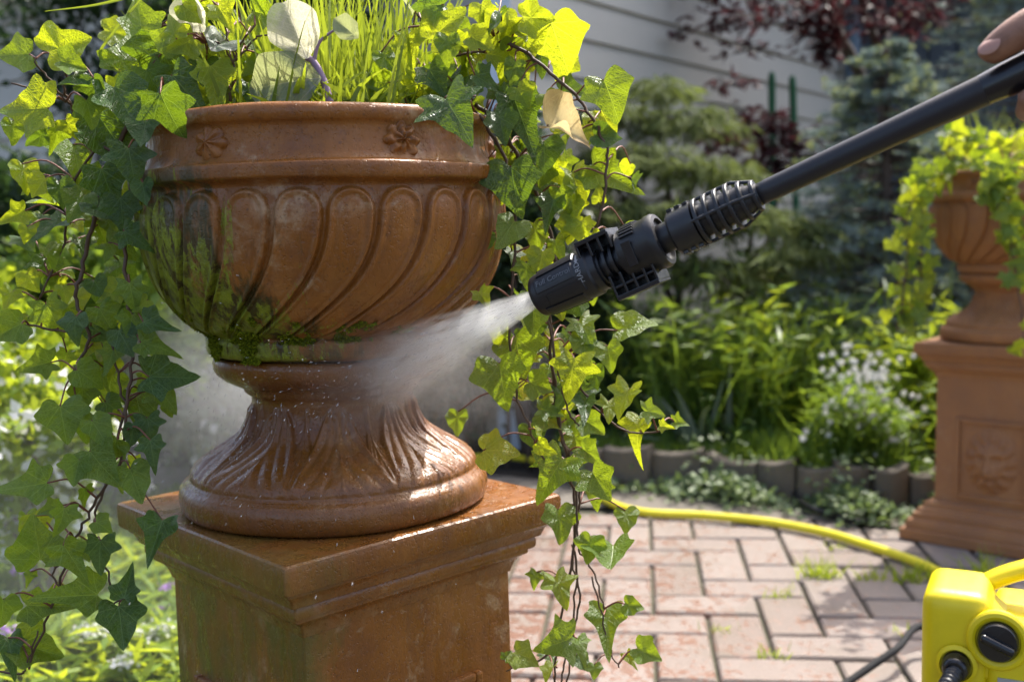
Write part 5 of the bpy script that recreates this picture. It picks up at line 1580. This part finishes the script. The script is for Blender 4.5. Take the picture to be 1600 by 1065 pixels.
def long_blade(px, Y, w, lab):
    q = catmull([atY(x, y, Y) for x, y in px], 8)
    V = []; F = []
    for i, p in enumerate(q):
        t = i / (len(q) - 1); ww = w * (1 - t ** 2.2) + .0004
        tg = (q[min(i + 1, len(q) - 1)] - q[max(i - 1, 0)]).normalized(); sd = tg.cross(FWD).normalized()
        V += [p - sd * ww - gr.location, p + FWD * ww * .5 - gr.location, p + sd * ww - gr.location]
    for i in range(len(q) - 1):
        F += [(3 * i, 3 * i + 1, 3 * i + 4, 3 * i + 3), (3 * i + 1, 3 * i + 2, 3 * i + 5, 3 * i + 4)]
    MB().add(V, F).build('blade', M['grass'], gr, smooth=180)
long_blade([(330, 150), (300, 30), (255, -30), (210, -8), (150, 8), (70, 18)], 1.3, .0028, '')
long_blade([(250, 140), (160, 95), (178, 50), (220, 0), (240, -20)], 1.27, .0016, '')
long_blade([(262, 40), (310, -5), (350, -40)], 1.25, .004, '')
# ornamental kale
kale = empty('ornamental_kale', (UX + .01, UY - .10, 1.03)); tag(kale, 'leggy ornamental kale with purple stalk and pale leaf above the rim', 'plant')
def kstem(px, r0, r1):
    q = catmull([atY(x, y, 1.25) for x, y in px], 6)
    MB().tube([p - kale.location for p in q], list(np.linspace(r0, r1, len(q))), 8).build('stem', M['kstem'], kale, smooth=180)
kstem([(517, 165), (505, 125), (490, 97), (478, 90)], .0048, .0036)
kstem([(500, 122), (455, 100), (425, 98)], .0026, .0014)
kstem([(490, 97), (500, 65), (530, 42)], .0026, .0012)
kl = ivy_leaf_mesh('cabb', 3, 'kale'); kg = ivy_leaf_mesh('cabb', 5, 'kale_g')
def kleaf(x, y, L, deg, me, sd=14):
    c = atY(x, y, 1.24); tip = img_dir(deg); n0 = tilt_normal((CAM - c).normalized(), sd); tip = (tip - n0 * tip.dot(n0)).normalized(); s_ = L / FPX * 1.24
    place_leaf(kale, c, tip, n0, s_, me)
kleaf(480, 92, 84, -112, kl)
kleaf(502, 122, 104, 172, kg)
kleaf(330, 80, 70, -60, kg, 40)
kleaf(320, 50, 60, -120, kl, 40)
kleaf(645, 25, 50, -30, kg, 50)
kleaf(560, 60, 44, -140, kg, 30)

# ivy of the far urn
ivyF = Ivy(empty('trailing_ivy', (U2.x - .15, U2.y - .1, 1.03)), 2.9)
tag(ivyF.root, 'lime ivy hanging beside and over the far urn', 'ivy', 'ivy plants hanging from the urns')
I = ivyF
I.strand([(1490, 262), (1450, 285), (1420, 330), (1418, 400), (1410, 470), (1400, 515)], (2.95, 2.9), .003, .002)
I.strand([(1480, 262), (1445, 300), (1440, 380), (1438, 450), (1430, 500)], (2.98, 2.95), .003, .002)
I.strand([(1570, 262), (1560, 300), (1560, 330), (1580, 390), (1594, 470), (1600, 540)], (2.80, 2.75), .003, .002)
I.strand([(1560, 268), (1580, 330), (1600, 420)], (2.8, 2.76), .003, .002)
for q, cnt in ((0, 40), (1, 36), (2, 44), (3, 40)):
    for k in range(cnt):
        p = LR.choice(I.strands[q]); x, y = to_px(p)
        I.leaf(x + LR.gauss(0, 13), y + LR.gauss(0, 10), LR.uniform(20, 34), None, LR.choice('mmyy'), p.y + LR.uniform(-.05, .06), 38)
for k in range(54):
    x = LR.uniform(1475, 1640); y = LR.uniform(205, 262)
    I.leaf(x, y, LR.uniform(20, 34), LR.gauss(60, 60), LR.choice('dmyy'), U2.y + LR.uniform(-.24, .1), 40)
I.done()
clump('pot_grass', 'arching lime grass growing in the far urn', 'grass', 1580, 262, U2.y, 90, .26, .07, 'grass', .007, .25, 0, None, tilt=.35, zbase=1.03)
print('ivy leaves', ivyL.n, ivyR.n, ivyT.n, ivyF.n)
# ------------------------------------------------------------------ water
def volume_mat(name, build):
    N = NT(name)
    d = build(N)
    v = N.n('VolumePrincipled', Color=(.985, .99, .995), Density=d, Anisotropy=.55)
    N.t.links.new(v.outputs[0], N.out.inputs['Volume'])
    return N.m
SP0 = LA - ldir * -.002
SP1 = atY(585, 588, 1.25)
sdir = (SP1 - SP0); slen = sdir.length; sdir.normalize()
r0_, r1_ = .0085, .056
def spray_density(N):
    c = N.n('SeparateXYZ', i0=N.coord('Object'))
    x, y, z = c.outputs
    r = N.math('ADD', N.math('MULTIPLY', z, (r1_ - r0_) / slen), r0_)
    qx, qy = N.math('DIVIDE', x, r), N.math('DIVIDE', y, r)
    rho = N.math('SQRT', N.math('ADD', N.math('MULTIPLY', qx, qx), N.math('MULTIPLY', qy, qy)))
    fall = N.math('POWER', N.math('SUBTRACT', 1.0, rho, clamp=True), .9)
    vec = N.n('CombineXYZ', i0=qx, i1=qy, i2=N.math('MULTIPLY', z, 5.0))
    st = N.noise(vec.outputs[0], 5.0, 5, .65)
    st = N.ramp(st, [(.40, .10), (.60, 1.75)])
    den = N.math('DIVIDE', .17, N.math('POWER', r, 1.75))
    return N.math('MULTIPLY', N.math('MULTIPLY', den, fall), st)
zq = sdir.to_track_quat('Z', 'Y')
mb = MB(); mb.lathe([(r0_, 0.0), (r0_ + (r1_ - r0_) * .5, slen * .5), (r1_, slen)], 28)
spray = mb.build('water_spray', volume_mat('fine_spray', spray_density), None, smooth=180)
spray.location = SP0; spray.rotation_mode = 'QUATERNION'; spray.rotation_quaternion = zq
tag(spray, 'white fan of water spraying from the nozzle onto the urn', 'water', kind='stuff')
def mist_density(peak, sc, soft=1.3):
    def f(N):
        oc = N.coord('Object')
        ln = N.n('VectorMath', _operation='LENGTH', i0=oc)
        fall = N.math('POWER', N.math('SUBTRACT', 1.0, ln.outputs['Value'], clamp=True), soft)
        nz = N.ramp(N.noise(oc, sc, 4, .6), [(.35, .3), (.7, 1.5)])
        return N.math('MULTIPLY', N.math('MULTIPLY', fall, nz), peak)
    return f
def ball(n=20, m=12):
    mb = MB(); mb.lathe([(math.sin(math.pi * i / m) + 1e-4, -math.cos(math.pi * i / m)) for i in range(m + 1)], n); return mb
for k, (c, rad, peak, lab) in enumerate([((-.37, 1.56, .72), (.24, .26, .17), 2.9, 'grey veil of water mist left of the neck of the urn'),
                                        ((-.80, 1.9, .35), (.55, .6, .40), .3, 'faint spray haze over the plants at the lower left'),
                                        ((-.10, 1.42, .74), (.20, .24, .12), 1.3, 'thin water mist between the neck of the urn and the ivy'),
                                        ((-.165, 1.225, .770), (.12, .07, .085), 13.0, 'burst of spray where the jet strikes the urn')]):
    o = ball().build('water_mist', volume_mat('mist', mist_density(peak, 2.4)), None, smooth=180)
    o.location = c; o.scale = rad
    tag(o, lab, 'water', kind='stuff')
# drops thrown off the urn
def water_mat():
    N = NT('water_drop')
    return N.done(N.bsdf((.95, .96, .97), .15, None, Transmission__Weight=.55, IOR=1.33, Alpha=.4))
M['water'] = water_mat()
rgd = np.random.default_rng(21)
mbd = MB()
def drop(p, d, L, r):
    d = Vector(d).normalized(); a = d.orthogonal().normalized(); b = d.cross(a); p = Vector(p)
    V = [p - d * L * .5] + [p + d * L * .1 + (a * math.cos(q) + b * math.sin(q)) * r for q in (0, 1.571, 3.1416, 4.712)] + [p + d * L * .5]
    mbd.add(V, [(0, 2, 1), (0, 3, 2), (0, 4, 3), (0, 1, 4), (5, 1, 2), (5, 2, 3), (5, 3, 4), (5, 4, 1)])
imp = Vector((-.16, 1.235, .785))
for k in range(260):
    d = Vector((rgd.normal(-.5, .6), rgd.normal(-.45, .4), rgd.normal(-.15, .5))).normalized()
    t = abs(rgd.normal(0, .16)) + .02
    p = imp + d * t + Vector((0, 0, -1.2 * t * t))
    L = rgd.uniform(.0012, .0060); drop(p, d + Vector((0, 0, -1.6 * t)), L, rgd.uniform(.0004, .0009))
for k in range(620):                      # coarse drops inside the jet
    t = rgd.uniform(0, 1) ** .8; rr = (r0_ + (r1_ - r0_) * t) * math.sqrt(rgd.uniform(0, 1)) * .85; q = rgd.uniform(0, 6.283)
    a_ = sdir.orthogonal().normalized(); b_2 = sdir.cross(a_)
    off = (a_ * math.cos(q) + b_2 * math.sin(q)) * rr
    p = SP0 + sdir * (slen * t) + off
    drop(p, sdir + off * (2.0), rgd.uniform(.003, .010), rgd.uniform(.0003, .0006))
for k in range(90):                       # falling off the collar on the left
    th = rgd.uniform(R(-80), R(20)); z = rgd.uniform(.60, .76)
    rr = .15 + abs(rgd.normal(0, .02))
    p = Vector((UX + rr * math.sin(th), UY - rr * math.cos(th), z)); L = rgd.uniform(.002, .009)
    drop(p, (math.sin(th) * .3, -math.cos(th) * .3, -1), L, rgd.uniform(.0004, .0008))
tag(mbd.build('water_drops', M['water'], smooth=180), 'small water drops flying off the wet urn', 'water', kind='stuff')
